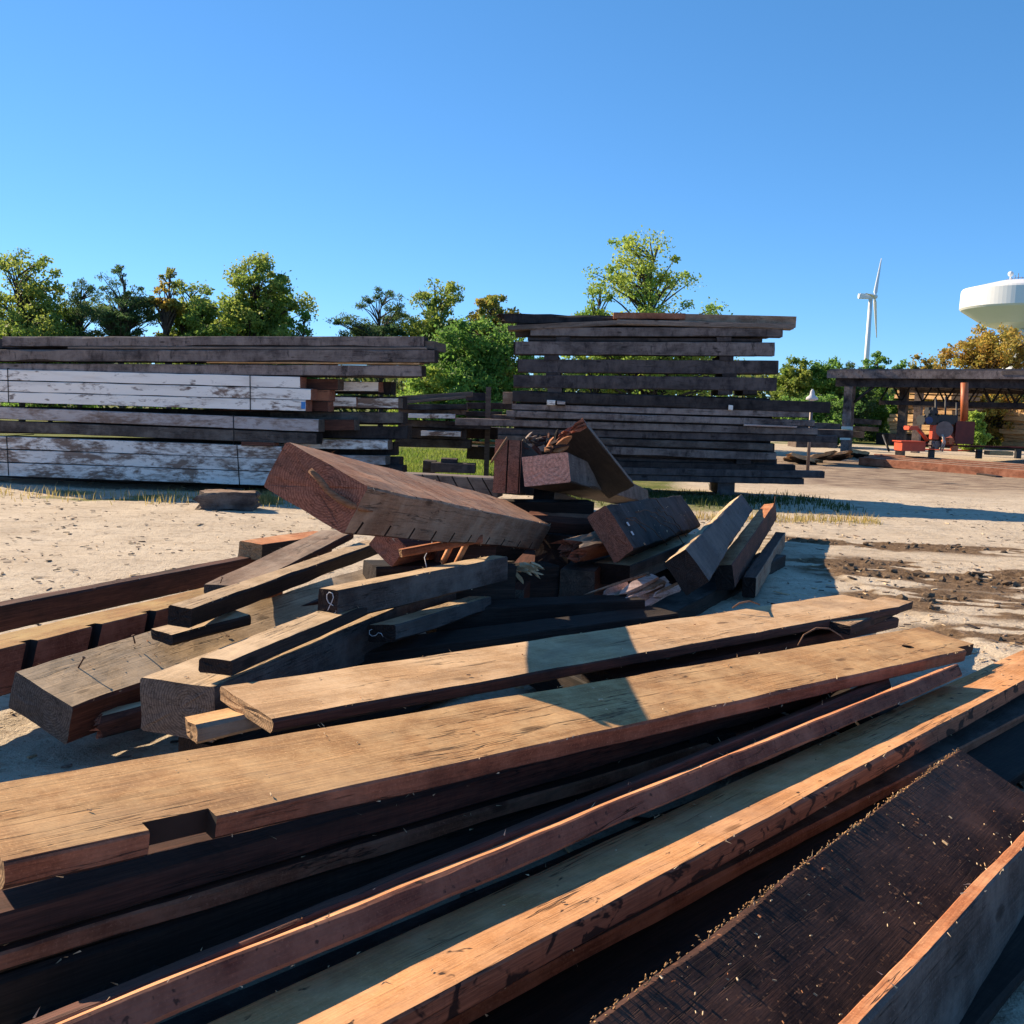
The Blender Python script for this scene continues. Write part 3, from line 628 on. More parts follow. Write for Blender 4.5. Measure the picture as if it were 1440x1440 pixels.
bm = bmesh.new(); rs = random.Random(41)
o6, L6_, w6_, t6_ = TIMBER['P6']
for i in range(700):
    x = L6_ * (rs.random() - .5); q = Vector((x, w6_ / 2 + rs.gauss(-.004, .004), t6_ / 2 + rs.gauss(0, .003)))
    if noise.noise(Vector((x * 5, 2, 2))) < rs.uniform(-.5, .4): continue
    d = Vector((rs.uniform(-1, 1), rs.uniform(-.25, .35), rs.uniform(0, .35))).normalized() * rs.uniform(.004, .014)
    tube(bm, [o6.matrix_world @ q, o6.matrix_world @ (q + d * .6 + Vector((0, 0, .002))), o6.matrix_world @ (q + d)], [.0022, .0018, .0005], 4)
child_of(finish('frayed_edge', bm, M['tan']), o6)
# looping twigs between the two tan planks
bm = bmesh.new(); tube(bm, [at_z(u, v, z) for u, v, z in ((1122, 908, .33), (1130, 893, .37), (1148, 883, .40), (1166, 884, .40), (1182, 894, .36), (1188, 901, .33))], .0045, 6)
tag(finish('bent_twig', bm, M['stick']), 'bent twig arching between the two tan planks', 'twig')
bm = bmesh.new(); tube(bm, [at_z(u, v, z) for u, v, z in ((1030, 855, .40), (1040, 848, .43), (1055, 845, .44), (1068, 850, .40))], .005, 6)
tag(finish('bent_twig', bm, M['stick']), 'bent twig arching up behind the rear tan plank', 'twig')
# kerfed beam behind
def pbeam(name, label, cat, x0, y0, Y0, x1, y1, Y1, hpx, depth, mt, group=None, dx=0, **k):
    """horizontal timber whose front top edge runs between two sighted points at given distances"""
    A = at_y(x0, y0, Y0); B = at_y(x1, y1, Y1); X = (B - A).normalized()
    Y = Vector((0, 0, 1)).cross(X).normalized(); Z = X.cross(Y)
    t = hpx * (Y0 + Y1) / 2 / FPX; L = (B - A).length
    SEED[0] += 1
    k.setdefault('seg', max(6, min(30, int(L / .3)))); k.setdefault('subs', 2); k.setdefault('amp', .006)
    o = beam_mesh(name, L, depth, t, mats5(*mt), SEED[0], **k)
    o.matrix_world = frame((A + B) / 2 + Y * depth / 2 - Z * t / 2, X, Y)
    tag(o, label, cat, group); return o
kb = pbeam('kerfed_beam', 'dark beam with slanting saw cuts lying behind the big tilted beam', 'beam', 560, 666, 10.6, 700, 673, 10.4, 27, .3, ('grey', 'darkgrey', 'end_dark', 'dark'))
bpy.context.view_layer.update()
ll = (at_y(700, 673, 10.4) - at_y(560, 666, 10.6)).length
cut(kb, [('box', (-ll / 2 + ll * f - .006, -ll / 2 + ll * f + .006, -1, -.15 + .03, -1, 1), Matrix.Translation((-ll / 2 + ll * f, 0, 0)) @ Matrix.Rotation(R_(-32), 4, 'Y') @ Matrix.Translation((ll / 2 - ll * f, 0, 0))) for f in (.3, .45, .6, .75, .9)])
# ------------------------------------------------------------------ ground
def ground_h(x, y):
    p = Vector((x, y, 0))
    h = .035 * noise.noise(p * .35) + .012 * noise.noise(p * 1.7) + .006 * noise.noise(p * 6)
    near = max(0, 1 - max(0, y - 16) / 10)
    h += .010 * near * noise.noise(p * 13)
    m_ = mud(x, y)
    if m_ > 0:
        q = Vector((x * 1.2, y * 2.2, 0))
        h += m_ * (.07 * abs(noise.noise(q * 3)) + .08 * max(0, noise.noise(q * 7.5)) - .03)
    if -2.5 < x < 3.4 and 1 < y < 12: h -= .02
    return h - .03
def sm(a, b, x):
    t = min(1, max(0, (x - a) / (b - a))); return t * t * (3 - 2 * t)
def mud(x, y):
    # churned wheel tracks running away to the right of the pile: broken streaks of clods
    if x < 2.2 or y > 15 or y < 5: return 0
    u = x * .96 - (y - 9) * .22; v = y + .24 * (x - 5)
    band = max(math.exp(-((v - 8.6) / .55) ** 2), .95 * math.exp(-((v - 10.3) / .75) ** 2), .7 * math.exp(-((v - 7.1) / .4) ** 2), .5 * math.exp(-((v - 12.6) / .5) ** 2))
    n_ = noise.noise(Vector((u * .8, v * 3.2, 5))) + .6 * noise.noise(Vector((u * 2.2, v * 5, 9)))
    return min(1, max(0, band * sm(2.6, 4.2, x) * sm(-.30, .12, n_)))
def lines(segs):
    out = []
    for a, b, s in segs:
        n = max(1, int(round((b - a) / s))); out += [a + (b - a) * i / n for i in range(n)]
    return out
xs = lines([(-3000, -600, 400), (-600, -100, 60), (-100, -24, 8), (-24, -8, .6), (-8, -3, .12), (-3, 9, .055), (9, 16, .18), (16, 40, 1), (40, 120, 8), (120, 600, 60), (600, 3000, 400)]) + [3000]
ys = lines([(-60, -4, 8), (-4, 1, .6), (1, 13, .055), (13, 24, .16), (24, 60, .8), (60, 200, 7), (200, 1000, 80), (1000, 6000, 500)]) + [6000]
verts = []; gmask = []
for y in ys:
    for x in xs:
        verts.append((x, y, ground_h(x, y) if abs(x) < 60 and y < 80 else -.03))
        n0 = noise.noise(Vector((x * .5, y * .5, 3))); n1 = noise.noise(Vector((x * 1.6, y * 1.6, 9)))
        g = 0
        if y > 18.5: g = sm(18.8, 21, y + n0) * (1 - sm(1.5, 5.5, x * 1 + n0 - (0 if y < 30 else -3)))
        g = max(g, (sm(15.4, 16.4, y + .5 * n1) * (1 - sm(20.2, 21, y)) * sm(.2, 1.6, x) * (1 - sm(3.5, 5.5, x + n0))) * .55)
        g = max(g, sm(52, 60, y + 4 * n0))
        g = max(g, .55 * (sm(15, 15.6, y + .6 * n1) * (1 - sm(16.5, 18.5, y)) * (1 - sm(-1, 1, x))) * sm(-.25, .2, n1))
        br = sm(20.5, 24, y + 1.5 * n0) * sm(4.5, 8, x) * (1 - sm(36, 42, y))
        gmask.append((min(1, g), mud(x, y) if x > 1.5 and y < 14 else 0, br, 1))
nx = len(xs)
faces = [(j * nx + i, j * nx + i + 1, (j + 1) * nx + i + 1, (j + 1) * nx + i) for j in range(len(ys) - 1) for i in range(nx - 1)]
me = bpy.data.meshes.new('ground'); me.from_pydata(verts, [], faces)
ca = me.color_attributes.new('cover', 'FLOAT_COLOR', 'POINT')
ca.data.foreach_set('color', [c for q in gmask for c in q])
for p in me.polygons: p.use_smooth = True
k = NT('sandy_dirt'); geo = k.n('ShaderNodeNewGeometry').outputs['Position']
sep = k.n('ShaderNodeSeparateColor'); at = k.n('ShaderNodeAttribute', attribute_name='cover'); k.l(at.outputs['Color'], sep.inputs[0])
n1 = k.noise(geo, .9, 8, .7); n2 = k.noise(geo, 14, 6, .7); n3 = k.noise(k.mapping(geo, (1, 3.2, 1), rot=(0, 0, .15)), 1.3, 6, .65)
c = k.mix(k.ramp(n1, [(.35, 0), (.65, 1)]), (.61, .515, .395), (.50, .41, .305))
c = k.mix(k.ramp(n3, [(.52, 0), (.66, .6)]), c, (.36, .29, .22))
c = k.mix(k.ramp(n2, [(.34, .55), (.5, 0)]), c, (.26, .18, .12))
n4 = k.noise(geo, 60, 3, .6)
c = k.mix(k.ramp(n4, [(.63, 0), (.68, .7)]), c, (.66, .57, .46))
c = k.mix(k.ramp(n4, [(.30, .8), (.36, 0)]), c, (.15, .10, .07))
mudc = k.mix(k.ramp(n2, [(.4, 0), (.65, 1)]), (.10, .062, .036), (.23, .155, .095))
c = k.mix(k.ramp(k.math('ADD', sep.outputs[1], k.math('MULTIPLY', k.math('SUBTRACT', n2, .5), .35)), [(.06, 0), (.22, 1)]), c, mudc)
brc = k.mix(k.ramp(n3, [(.4, 0), (.6, 1)]), (.17, .115, .085), (.40, .31, .22))
c = k.mix(sep.outputs[2], c, brc)
gc = k.mix(k.ramp(n2, [(.35, 0), (.65, 1)]), (.05, .075, .02), (.17, .19, .045))
gc = k.mix(k.ramp(n1, [(.5, 0), (.7, .7)]), gc, (.30, .25, .12))
c = k.mix(k.ramp(k.math('ADD', sep.outputs[0], k.math('MULTIPLY', k.math('SUBTRACT', n2, .5), .8)), [(.35, 0), (.6, 1)]), c, gc)
k.l(c, k.b.inputs['Base Color']); k.b.inputs['Roughness'].default_value = .95; k.b.inputs['Specular IOR Level'].default_value = .1
k.bump(k.math('ADD', k.math('MULTIPLY', n2, 1.0), k.math('MULTIPLY', n4, .5)), .9, .02)
me.materials.append(k.m)
g_o = bpy.data.objects.new('ground', me); col.objects.link(g_o); struct(g_o)

# ------------------------------------------------------------------ stacks
def YL(x): return 17.5 - .002 * x
def PL(label, x0, y0, x1, y1, h, mt, dy=0, depth=.3, name='timber', cat='timber', group=None, **k):
    return pbeam(name, label, cat, x0, y0, YL(x0) + dy, x1, y1, YL(x1) + dy, h, depth, mt, group, **k)
DD = ('purple', 'purple', 'end_dark', 'black')
BB = ('black', 'black', 'end_dark', 'black')
WW = ('white', 'white', 'end_red', 'dark')
W2 = ('white2', 'white2', 'end_grey', 'dark')
W3 = ('white3', 'white3', 'end_grey', 'dark')
PL('purplish weathered beam topmost on the left stack', 3, 473, 596, 473, 14, DD, dy=.05, wane=.03)
PL('thin pale board between the two topmost beams of the left stack', 95, 487, 600, 488, 3.6, ('grey', 'grey', 'end_grey', 'grey'), dy=.02, name='board', cat='board')
PL('weathered beam second from the top of the left stack, sticking out farthest right', -70, 491.5, 611, 492, 16.5, DD, wane=.03)
PL('short grey cross block at the top right end of the left stack', 597, 479.5, 611, 480, 12, ('grey', 'grey', 'end_grey', 'dark'), dy=.1, depth=.8, name='cross_block', cat='block')
PL('weathered beam third from the top of the left stack', -70, 510.5, 593, 514, 14.5, DD, dy=.06, wane=.03)
PL('cross block in the upper gap of the left stack, left one', 255, 486, 272, 486, 6, BB, dy=.05, depth=.9, name='cross_block', cat='block')
PL('cross block in the upper gap of the left stack, right one', 432, 486, 446, 486, 7, BB, dy=.05, depth=.9, name='cross_block', cat='block')
PL('cross block in the second gap of the left stack', 440, 507, 450, 507, 7, BB, dy=.05, depth=.9, name='cross_block', cat='block')
PL('thin yellowish strip in the second gap of the left stack', 290, 508, 590, 510, 2.5, ('lightlumber', 'tan2', 'end_tan', 'tan2'), dy=.03, name='board', cat='board')
PL('white painted beam uppermost of the banded white trio', -70, 517.5, 422, 530, 15.2, WW, wane=.006)
PL('white painted beam in the middle of the banded white trio, brown end', -70, 533.5, 437, 547, 15.2, WW, wane=.006)
o = PL('white painted beam lowest of the banded white trio, blue mark at its end', -70, 549, 430, 563, 15.0, WW, wane=.006)
bm = bmesh.new(); a = at_y(423.5, 565, YL(425) - .012); b_ = at_y(429.5, 575, YL(425) - .012)
box(bm, a.x, b_.x, a.y, a.y + .006, b_.z, a.z); child_of(finish('blue_mark', bm, plain('blue_paint', (.06, .25, .62), .7)), o)
PL('greyish beam with worn white end beneath the white trio', -70, 569.5, 448, 590, 17, W3, dy=.0)
PL('dark beam beneath the greyish worn beam of the left stack', -70, 589, 445, 609, 15.5, ('darkgrey', 'darkgrey', 'end_dark', 'dark'), dy=.02)
PL('stained white beam uppermost of the lower banded bundle', -70, 611, 396, 628, 17.6, W2, wane=.006)
PL('stained white beam in the middle of the lower banded bundle', -70, 629.5, 396, 646, 17.6, W2, wane=.006)
PL('stained white beam lowest of the lower banded bundle', -70, 648, 396, 664.5, 19, W2, wane=.006)
PL('loose short board lying on the lower banded bundle', 339, 621, 384, 622, 6, ('paletop', 'reddark', 'end_red', 'dark'), dy=-.05, depth=.25, name='board', cat='board')
rb = [('brown ended beam peeping out beside the top white beam', 200, 531, 475, 533, 15, ('white2', 'reddark', 'end_grey', 'dark'), .32),
 ('rusty brown beam end beside the middle white beam', 300, 548, 463, 548, 15.5, ('reddark', 'redside', 'end_red', 'dark'), .32),
 ('dark beam end beside the blue-marked white beam', 300, 564, 461, 564.5, 14, ('reddark', 'reddark', 'end_red', 'dark'), .32),
 ('short bright white beam with a square hole, right part of the left stack', 380, 536, 532, 537, 14, WW, .66),
 ('bright white beam end with a dark knot, below the one with a square hole', 380, 557.5, 501, 558.5, 13, WW, .62),
 ('half white half dark beam end at the right of the knotted white one', 430, 558.5, 560, 560, 14, W2, .7),
 ('brown beam end protruding under the white trio', 300, 591, 498, 590, 15, ('greybrown', 'reddark', 'end_grey', 'dark'), .33),
 ('dark beam with a bluish end, right side of the left stack', 380, 579, 567, 580, 15, ('black', 'darkgrey', 'end_dark', 'dark'), .66),
 ('dark beam level with the worn white end, right side of the left stack', 380, 598, 573, 600, 17, BB, .68),
 ('small white beam end above the big tilted beam', 380, 617, 545, 619, 13.5, W2, .5),
 ('greyish white beam end just above the big tilted beam', 380, 639, 542, 641, 13, W3, .5),
 ('dark beam low at the right side of the left stack', 380, 650, 566, 655, 20, BB, .75),
 ('dark bottom beam at the right side of the left stack', 380, 671, 566, 674, 16, BB, .78)]
for lb, x0, y0, x1, y1, h, mt, dy in rb: PL(lb, x0, y0, x1, y1, h, mt, dy)
ords = ['first', 'second', 'third', 'fourth', 'fifth', 'sixth', 'seventh', 'eighth', 'ninth', 'tenth', 'eleventh', 'twelfth', 'thirteenth', 'fourteenth']
rs = random.Random(2)
for r in range(3):
    for i, (yy, h) in enumerate(((476, 14), (493, 15), (513, 15), (535, 17), (556, 17), (578, 17), (599, 17), (620, 18), (641, 18), (662, 20))):
        e = (596 if i < 3 else 566) + rs.uniform(-18, 4) - r * 6
        PL('blackened beam in the rows hidden behind the face of the left stack', -80, yy + (-8 if i > 2 else 0), e, yy + 2, h, BB, 1.02 + .34 * r + (-.55 if i < 3 else 0), group='hidden rows of the left stack', seg=8)
for x in (40, 330, 560):
    b0 = at_y(x, 690, YL(x)); bm = bmesh.new()
    tag(pbeam('sleeper', 'dark ground sleeper under the left stack ' + {40: 'near its left end', 330: 'below the loose board', 560: 'at its right end'}[x], 'sleeper', x - 12, 686, YL(x) + .1, x + 12, 687, YL(x) + .1, 24, 2.0, BB), 'dark ground sleeper under the left stack ' + {40: 'near its left end', 330: 'below the loose board', 560: 'at its right end'}[x], 'sleeper')
def strap(label, x0, y0, x1, y1, dy, d):
    Y = YL(x0) + dy; a = at_y(x0, y0, Y); b_ = at_y(x1, y1, Y); bm = bmesh.new()
    f = lambda p, dyy: p + Vector((0, dyy, 0))
    tube(bm, [f(a, d), f(a, -.0), f(b_, -.0), f(b_, d)], .008, 4)
    tag(finish('steel_strap', bm, M['steel']), label, 'strap', 'steel straps round the bundles')
strap('steel strap round the white trio at its right part', 351.5, 528, 352, 579, -.02, 1.0)
strap('steel strap round the white trio near its left end', 10.5, 518, 12, 566, -.02, 1.0)
strap('steel strap on the lower bundle beside the loose short board', 333, 624, 337, 685, -.02, 1.0)
strap('steel strap on the lower bundle at its far left', 9, 613, 12, 668, -.02, 1.0)
strap('steel strap round the greyish worn beam', 328, 584, 329, 625, -.02, 1.0)

def YR(x): return 19.4 - .001 * (x - 720)
def PR(label, x0, y0, x1, y1, h, mt, dy=0, depth=.3, name='timber', cat='timber', group=None, **k):
    k.setdefault('wane', .02)
    return pbeam(name, label, cat, x0, y0, YR(x0) + dy, x1, y1, YR(x1) + dy, h, depth, mt, group, **k)
GG = ('grey', 'purple', 'end_grey', 'black')
PR('ragged black beam topmost at the left end of the tall right stack', 706, 441, 866, 444, 12, BB, amp=.03, jag=(.1, .05), wane=.05, dy=.3)
PR('orange-red piece topmost in the middle of the tall right stack', 863, 439, 964, 440.5, 8.5, ('orange', 'redside', 'end_red', 'redside'), dy=.05)
PR('greenish grey beam topmost at the right end of the tall right stack', 955, 441, 1120, 445, 15, ('grey', 'greybrown', 'end_grey', 'dark'), dy=.1)
PR('thin warped grey board below the ragged black beam', 714, 458, 882, 449.5, 6.5, ('grey', 'grey', 'end_grey', 'grey'), name='board', cat='board', depth=.4, dy=-.03)
PR('thin grey board below the orange-red piece', 868, 449, 1117, 455, 7.5, ('grey', 'grey', 'end_grey', 'grey'), name='board', cat='board', depth=.4, dy=-.03)
rr = [('grey faced beam just under the thin grey boards', 746, 460, 1101, 461, 12.5, GG, 0),
 ('dark recessed board under the grey faced beam', 742, 474, 1072, 476, 5, BB, .12),
 ('purplish beam above the upper see-through gap', 725, 480, 1090, 481.5, 18.5, ('purple', 'purple', 'end_grey', 'black'), 0),
 ('dark beam between the two see-through gaps', 729, 505, 1095, 507, 18.5, BB, .04),
 ('dark beam under the lower see-through gap, pale left end', 722, 527, 1093, 531, 18, ('black', 'black', 'end_tan', 'black'), .02),
 ('long dark beam reaching far right, pale upper arris', 721, 549.5, 1168, 565.5, 15, ('paletop', 'black', 'end_dark', 'black'), .0),
 ('thin grey beam with light smudges under the long far-reaching one', 720, 568, 1138, 579, 8.5, ('grey', 'purple', 'end_grey', 'black'), .02),
 ('pale grey beam above the black lower layers', 712, 577, 1146, 591, 9.5, ('grey', 'purple', 'end_grey', 'black'), .0),
 ('purplish beam reaching left behind the grooved red timber', 640, 588, 1150, 602, 10, ('purple', 'purple', 'end_grey', 'black'), .05),
 ('black beam at head height of the leaning board', 700, 602, 1178, 613, 9.5, BB, .1),
 ('dark beam with a grey smudge, lower half of the right stack', 700, 611.5, 1087, 624, 10, ('darkgrey', 'darkgrey', 'end_dark', 'black'), .04),
 ('brownish dark beam above the lower hollow', 700, 622, 1092, 637, 11, ('darkgrey', 'purple', 'end_dark', 'black'), .0),
 ('black recessed beam at the lower hollow', 700, 636, 1062, 650, 9, BB, .25),
 ('third dark beam from the bottom of the right stack', 700, 645, 1119, 654, 8.5, BB, .05),
 ('second dark beam from the bottom, longest to the right', 700, 654, 1160, 663, 9.5, ('darkgrey', 'black', 'end_dark', 'black'), .0),
 ('bottom dark beam of the right stack', 700, 663.5, 1131, 673, 8.5, BB, .03)]
for lb, x0, y0, x1, y1, h, mt, dy in rr: PR(lb + ' of the tall right stack' if 'right stack' not in lb and 'stack' not in lb else lb, x0, y0, x1, y1, h, mt, dy)
PR('thin pinkish strip at the right of the tall right stack', 1046, 596.5, 1121, 599, 2.5, ('pink', 'pink', 'end_tan', 'pink'), dy=-.06, name='board', cat='board', depth=.1)
PR('cross block with a whitish end at the left edge of the tall right stack', 707, 551, 721, 551, 17, ('paletop', 'greybrown', 'end_tan', 'dark'), dy=.3, depth=.9, name='cross_block', cat='block')
PR('small white wooden wedge on the left part of the tall right stack', 769, 562.5, 781, 563, 7, ('white', 'white', 'end_tan', 'white'), dy=-.08, depth=.2, name='wedge', cat='wedge')
PR('grey rounded wedge next to the small white wedge', 783.5, 563.5, 795, 564, 7, ('bluegrey', 'white3', 'end_grey', 'dark'), dy=-.08, depth=.2, name='wedge', cat='wedge', wane=.05)
PR('tiny pale wedge on the right part of the tall right stack', 1025, 569.5, 1031, 570, 7, ('white', 'white', 'end_tan', 'white'), dy=-.08, depth=.15, name='wedge', cat='wedge')
for i, (x, y, h) in enumerate(((782, 473, 7), (1008, 473, 7), (765, 499, 7), (1012, 500, 7), (768, 523, 5), (1016, 525, 6), (770, 545, 6), (1010, 548, 6), (1045, 546, 8), (1036, 644, 8), (790, 640, 7))):
    PR('dark cross block wedged between layers of the tall right stack', x, y, x + 20, y, h + 1, BB, dy=.03, depth=1.2, name='cross_block', cat='block', group='cross blocks of the right stack', seg=5)
rs = random.Random(8)
for r in range(3):
    for (yy, y2, h) in ((446, 450, 12), (461, 463, 12), (480.5, 482, 18), (505.5, 508, 18), (528, 532, 17), (549, 560, 20), (566, 576, 20), (584, 594, 18), (600, 610, 16), (613, 624, 14), (624, 636, 14), (636, 645, 14), (648, 656, 11), (657, 664, 9), (664, 672, 8)):
        PR('blackened beam in the rows hidden behind the face of the tall right stack', 722 + rs.uniform(0, 22), yy, 1085 + rs.uniform(-30, 8), y2, h, BB, .34 + .31 * r, group='hidden rows of the right stack', seg=8)
for x, lbx in ((800, 'at its left'), (1020, 'at its right')):
    PR('dark ground sleeper under the tall right stack ' + lbx, x - 10, 672, x + 14, 673, 24, BB, dy=.1, depth=1.3, name='sleeper', cat='sleeper')

# piles between and behind the two stacks
def PM(label, x0, y0, x1, y1, h, mt, Y=21, depth=.3, name='timber', cat='timber', group=None, skew=0, **k):
    return pbeam(name, label, cat, x0, y0, Y + skew, x1, y1, Y - skew, h, depth, mt, group, **k)
for lb, x0, y0, x1, y1, h, mt, Y, dp in (
 ('pale grey beam slanting on top of the low pile between the stacks', 560, 557, 664, 550.5, 7, ('paletop', 'grey', 'end_grey', 'grey'), 21, .3),
 ('thin grey board beneath the slanting pale beam', 566, 564, 655, 556, 4, ('grey', 'grey', 'end_grey', 'grey'), 20.9, .3),
 ('dark grey beam with a pale top edge in the low pile between the stacks', 560, 568, 656, 568.5, 8, ('paletop', 'darkgrey', 'end_grey', 'dark'), 20.8, .5),
 ('tapering white board in the low pile between the stacks', 574, 581.5, 640, 582.5, 6.5, WW, 20.6, .3),
 ('long dark beam under the tapering white board', 560, 590, 690, 595, 9.5, ('purple', 'darkgrey', 'end_dark', 'dark'), 20.9, .5),
 ('broken-edged white beam above the sunny grass', 592, 605.5, 648, 607, 7.5, WW, 20.6, .3),
 ('dark beam behind the broken-edged white one', 556, 600, 656, 603, 15, BB, 21, .6),
 ('dark beam directly above the sunny grass patch', 556, 616, 662, 619, 12, ('darkgrey', 'darkgrey', 'end_dark', 'dark'), 21, .6),
 ('dark beam topmost of the black pile beside the tall right stack', 655, 552, 682, 552.5, 11, BB, 22, .6),
 ('dark board above the pale arris in the black pile', 655, 566, 748, 567, 9, BB, 21.8, .5),
 ('dark beam with a thin sunlit arris in the black pile', 655, 578, 706, 579, 8, ('paletop', 'darkgrey', 'end_dark', 'dark'), 21.7, .5),
 ('black beam in the middle of the black pile', 655, 587, 760, 590, 10, BB, 21.6, .6),
 ('grey beam filling the upper gap of the low pile between the stacks', 560, 574, 654, 576, 8, ('grey', 'purple', 'end_grey', 'dark'), 21.2, .5),
 ('pale-edged grey beam closing the black pile beside the tall stack', 690, 583, 760, 584, 7, ('paletop', 'purple', 'end_grey', 'dark'), 21.3, .5),
 ('wide black beam low in the black pile', 655, 600, 745, 604, 16, BB, 21.8, .7),
 ('thin pale strip near the bottom of the black pile', 657, 621.5, 696, 622, 3, ('lightlumber', 'lightlumber', 'end_tan', 'tan2'), 21.5, .3),
 ('black bottom beam of the black pile', 657, 627, 700, 630, 18, BB, 21.8, .7),
 ('dark beam lying low in front of the sunny grass', 606, 651, 668, 653, 13, BB, 19.6, .5),
 ('small dark beam on top of the low one in front of the grass', 620, 645, 642, 646, 7, BB, 19.7, .5),
 ('bluish grey beam end at the left of the low dark beam', 595, 648, 612, 649, 17, ('bluegrey', 'bluegrey', 'end_grey', 'dark'), 19.9, .5),
 ('pale long board lying in the grass behind the kerfed beam', 575, 668, 690, 671, 4, ('paletop', 'bluegrey', 'end_grey', 'dark'), 18.8, .3)):
    PM(lb, x0, y0, x1, y1, h, mt, Y, dp)
def post_px(name, label, cat, x, y0, y1, Y, wpx, mat, lean=0, dpx=None, ground=None):
    a = at_y(x, y0, Y); b_ = at_y(x, y1, Y); w_ = wpx * Y / FPX / 2; d_ = (dpx or wpx) * Y / FPX / 2
    bm = bmesh.new(); box(bm, -w_, w_, -d_, d_, 0, a.z - (ground if ground is not None else b_.z))
    bmesh.ops.bevel(bm, geom=bm.edges[:], offset=min(w_, d_) * .12, segments=1)
    o = finish(name, bm, M[mat] if isinstance(mat, str) else mat); o.location = (b_.x, Y, ground if ground is not None else b_.z)
    if cat: tag(o, label, cat)
    return o
post_px('post', 'short grey post rising between the low pile and the black pile', 'post', 684.5, 544, 640, 21.3, 7, 'grey', ground=0)
# low distant lumber left of the shed
for lb, x0, y0, x1, y1, h, Y in (('far weathered beam above the bright rubble, left of the shed post', 1100, 592, 1182, 596, 9, 34),
 ('far dark beam under the weathered one, left of the shed post', 1110, 603, 1200, 605, 11, 33), ('far dark timber lowest beside the shed post', 1120, 617, 1178, 618, 12, 32),
 ('far brown beam between the two shed posts, upper', 1196, 588, 1240, 591, 7, 50), ('far brown beam between the two shed posts, lower', 1196, 599, 1236, 601, 6, 49), ('far black timber right of the green and white sign', 1197, 606, 1216, 607, 9, 46)):
    PM(lb, x0, y0, x1, y1, h, ('grey', 'darkgrey', 'end_grey', 'dark'), Y, 1.0)
rs = random.Random(44)
for i, (x, y, lb) in enumerate(((1128, 648, 'pale slab of rubble nearest the right stack'), (1150, 645, 'grey broken slab in the rubble by the shed post'), (1176, 643, 'rounded tan slab at the foot of the shed post'), (1204, 639, 'tilted brown slab right of the shed post'))):
    p = at_z(x, y + 4, 0); SEED[0] += 1
    o = beam_mesh('broken_slab', rs.uniform(.7, 1.1), .5, .14, mats5('greybrown', 'tan2', 'end_tan', 'dark'), SEED[0], amp=.04, jag=(.15, .15), wane=.06)
    o.matrix_world = Matrix.Translation(p + Vector((0, 0, .12))) @ Matrix.Rotation(rs.uniform(-.5, .5), 4, 'Z') @ Matrix.Rotation(rs.uniform(-.3, .3), 4, 'Y') @ Matrix.Rotation(-.35, 4, 'X'); tag(o, lb, 'slab')
# weathered chunk of timber in front of the left stack
p = at_z(318, 716, 0)
o = beam_mesh('timber_chunk', .72, .42, .26, mats5('greybrown', 'darkgrey', 'end_grey', 'dark'), 501, amp=.02, jag=(.06, .06), wane=.06, seg=14)
o.matrix_world = Matrix.Translation(p + Vector((0, .2, .11))) @ Matrix.Rotation(.12, 4, 'Z') @ Matrix.Rotation(.03, 4, 'X'); tag(o, 'weathered broken chunk of timber on the dirt before the lower white bundle', 'timber chunk')

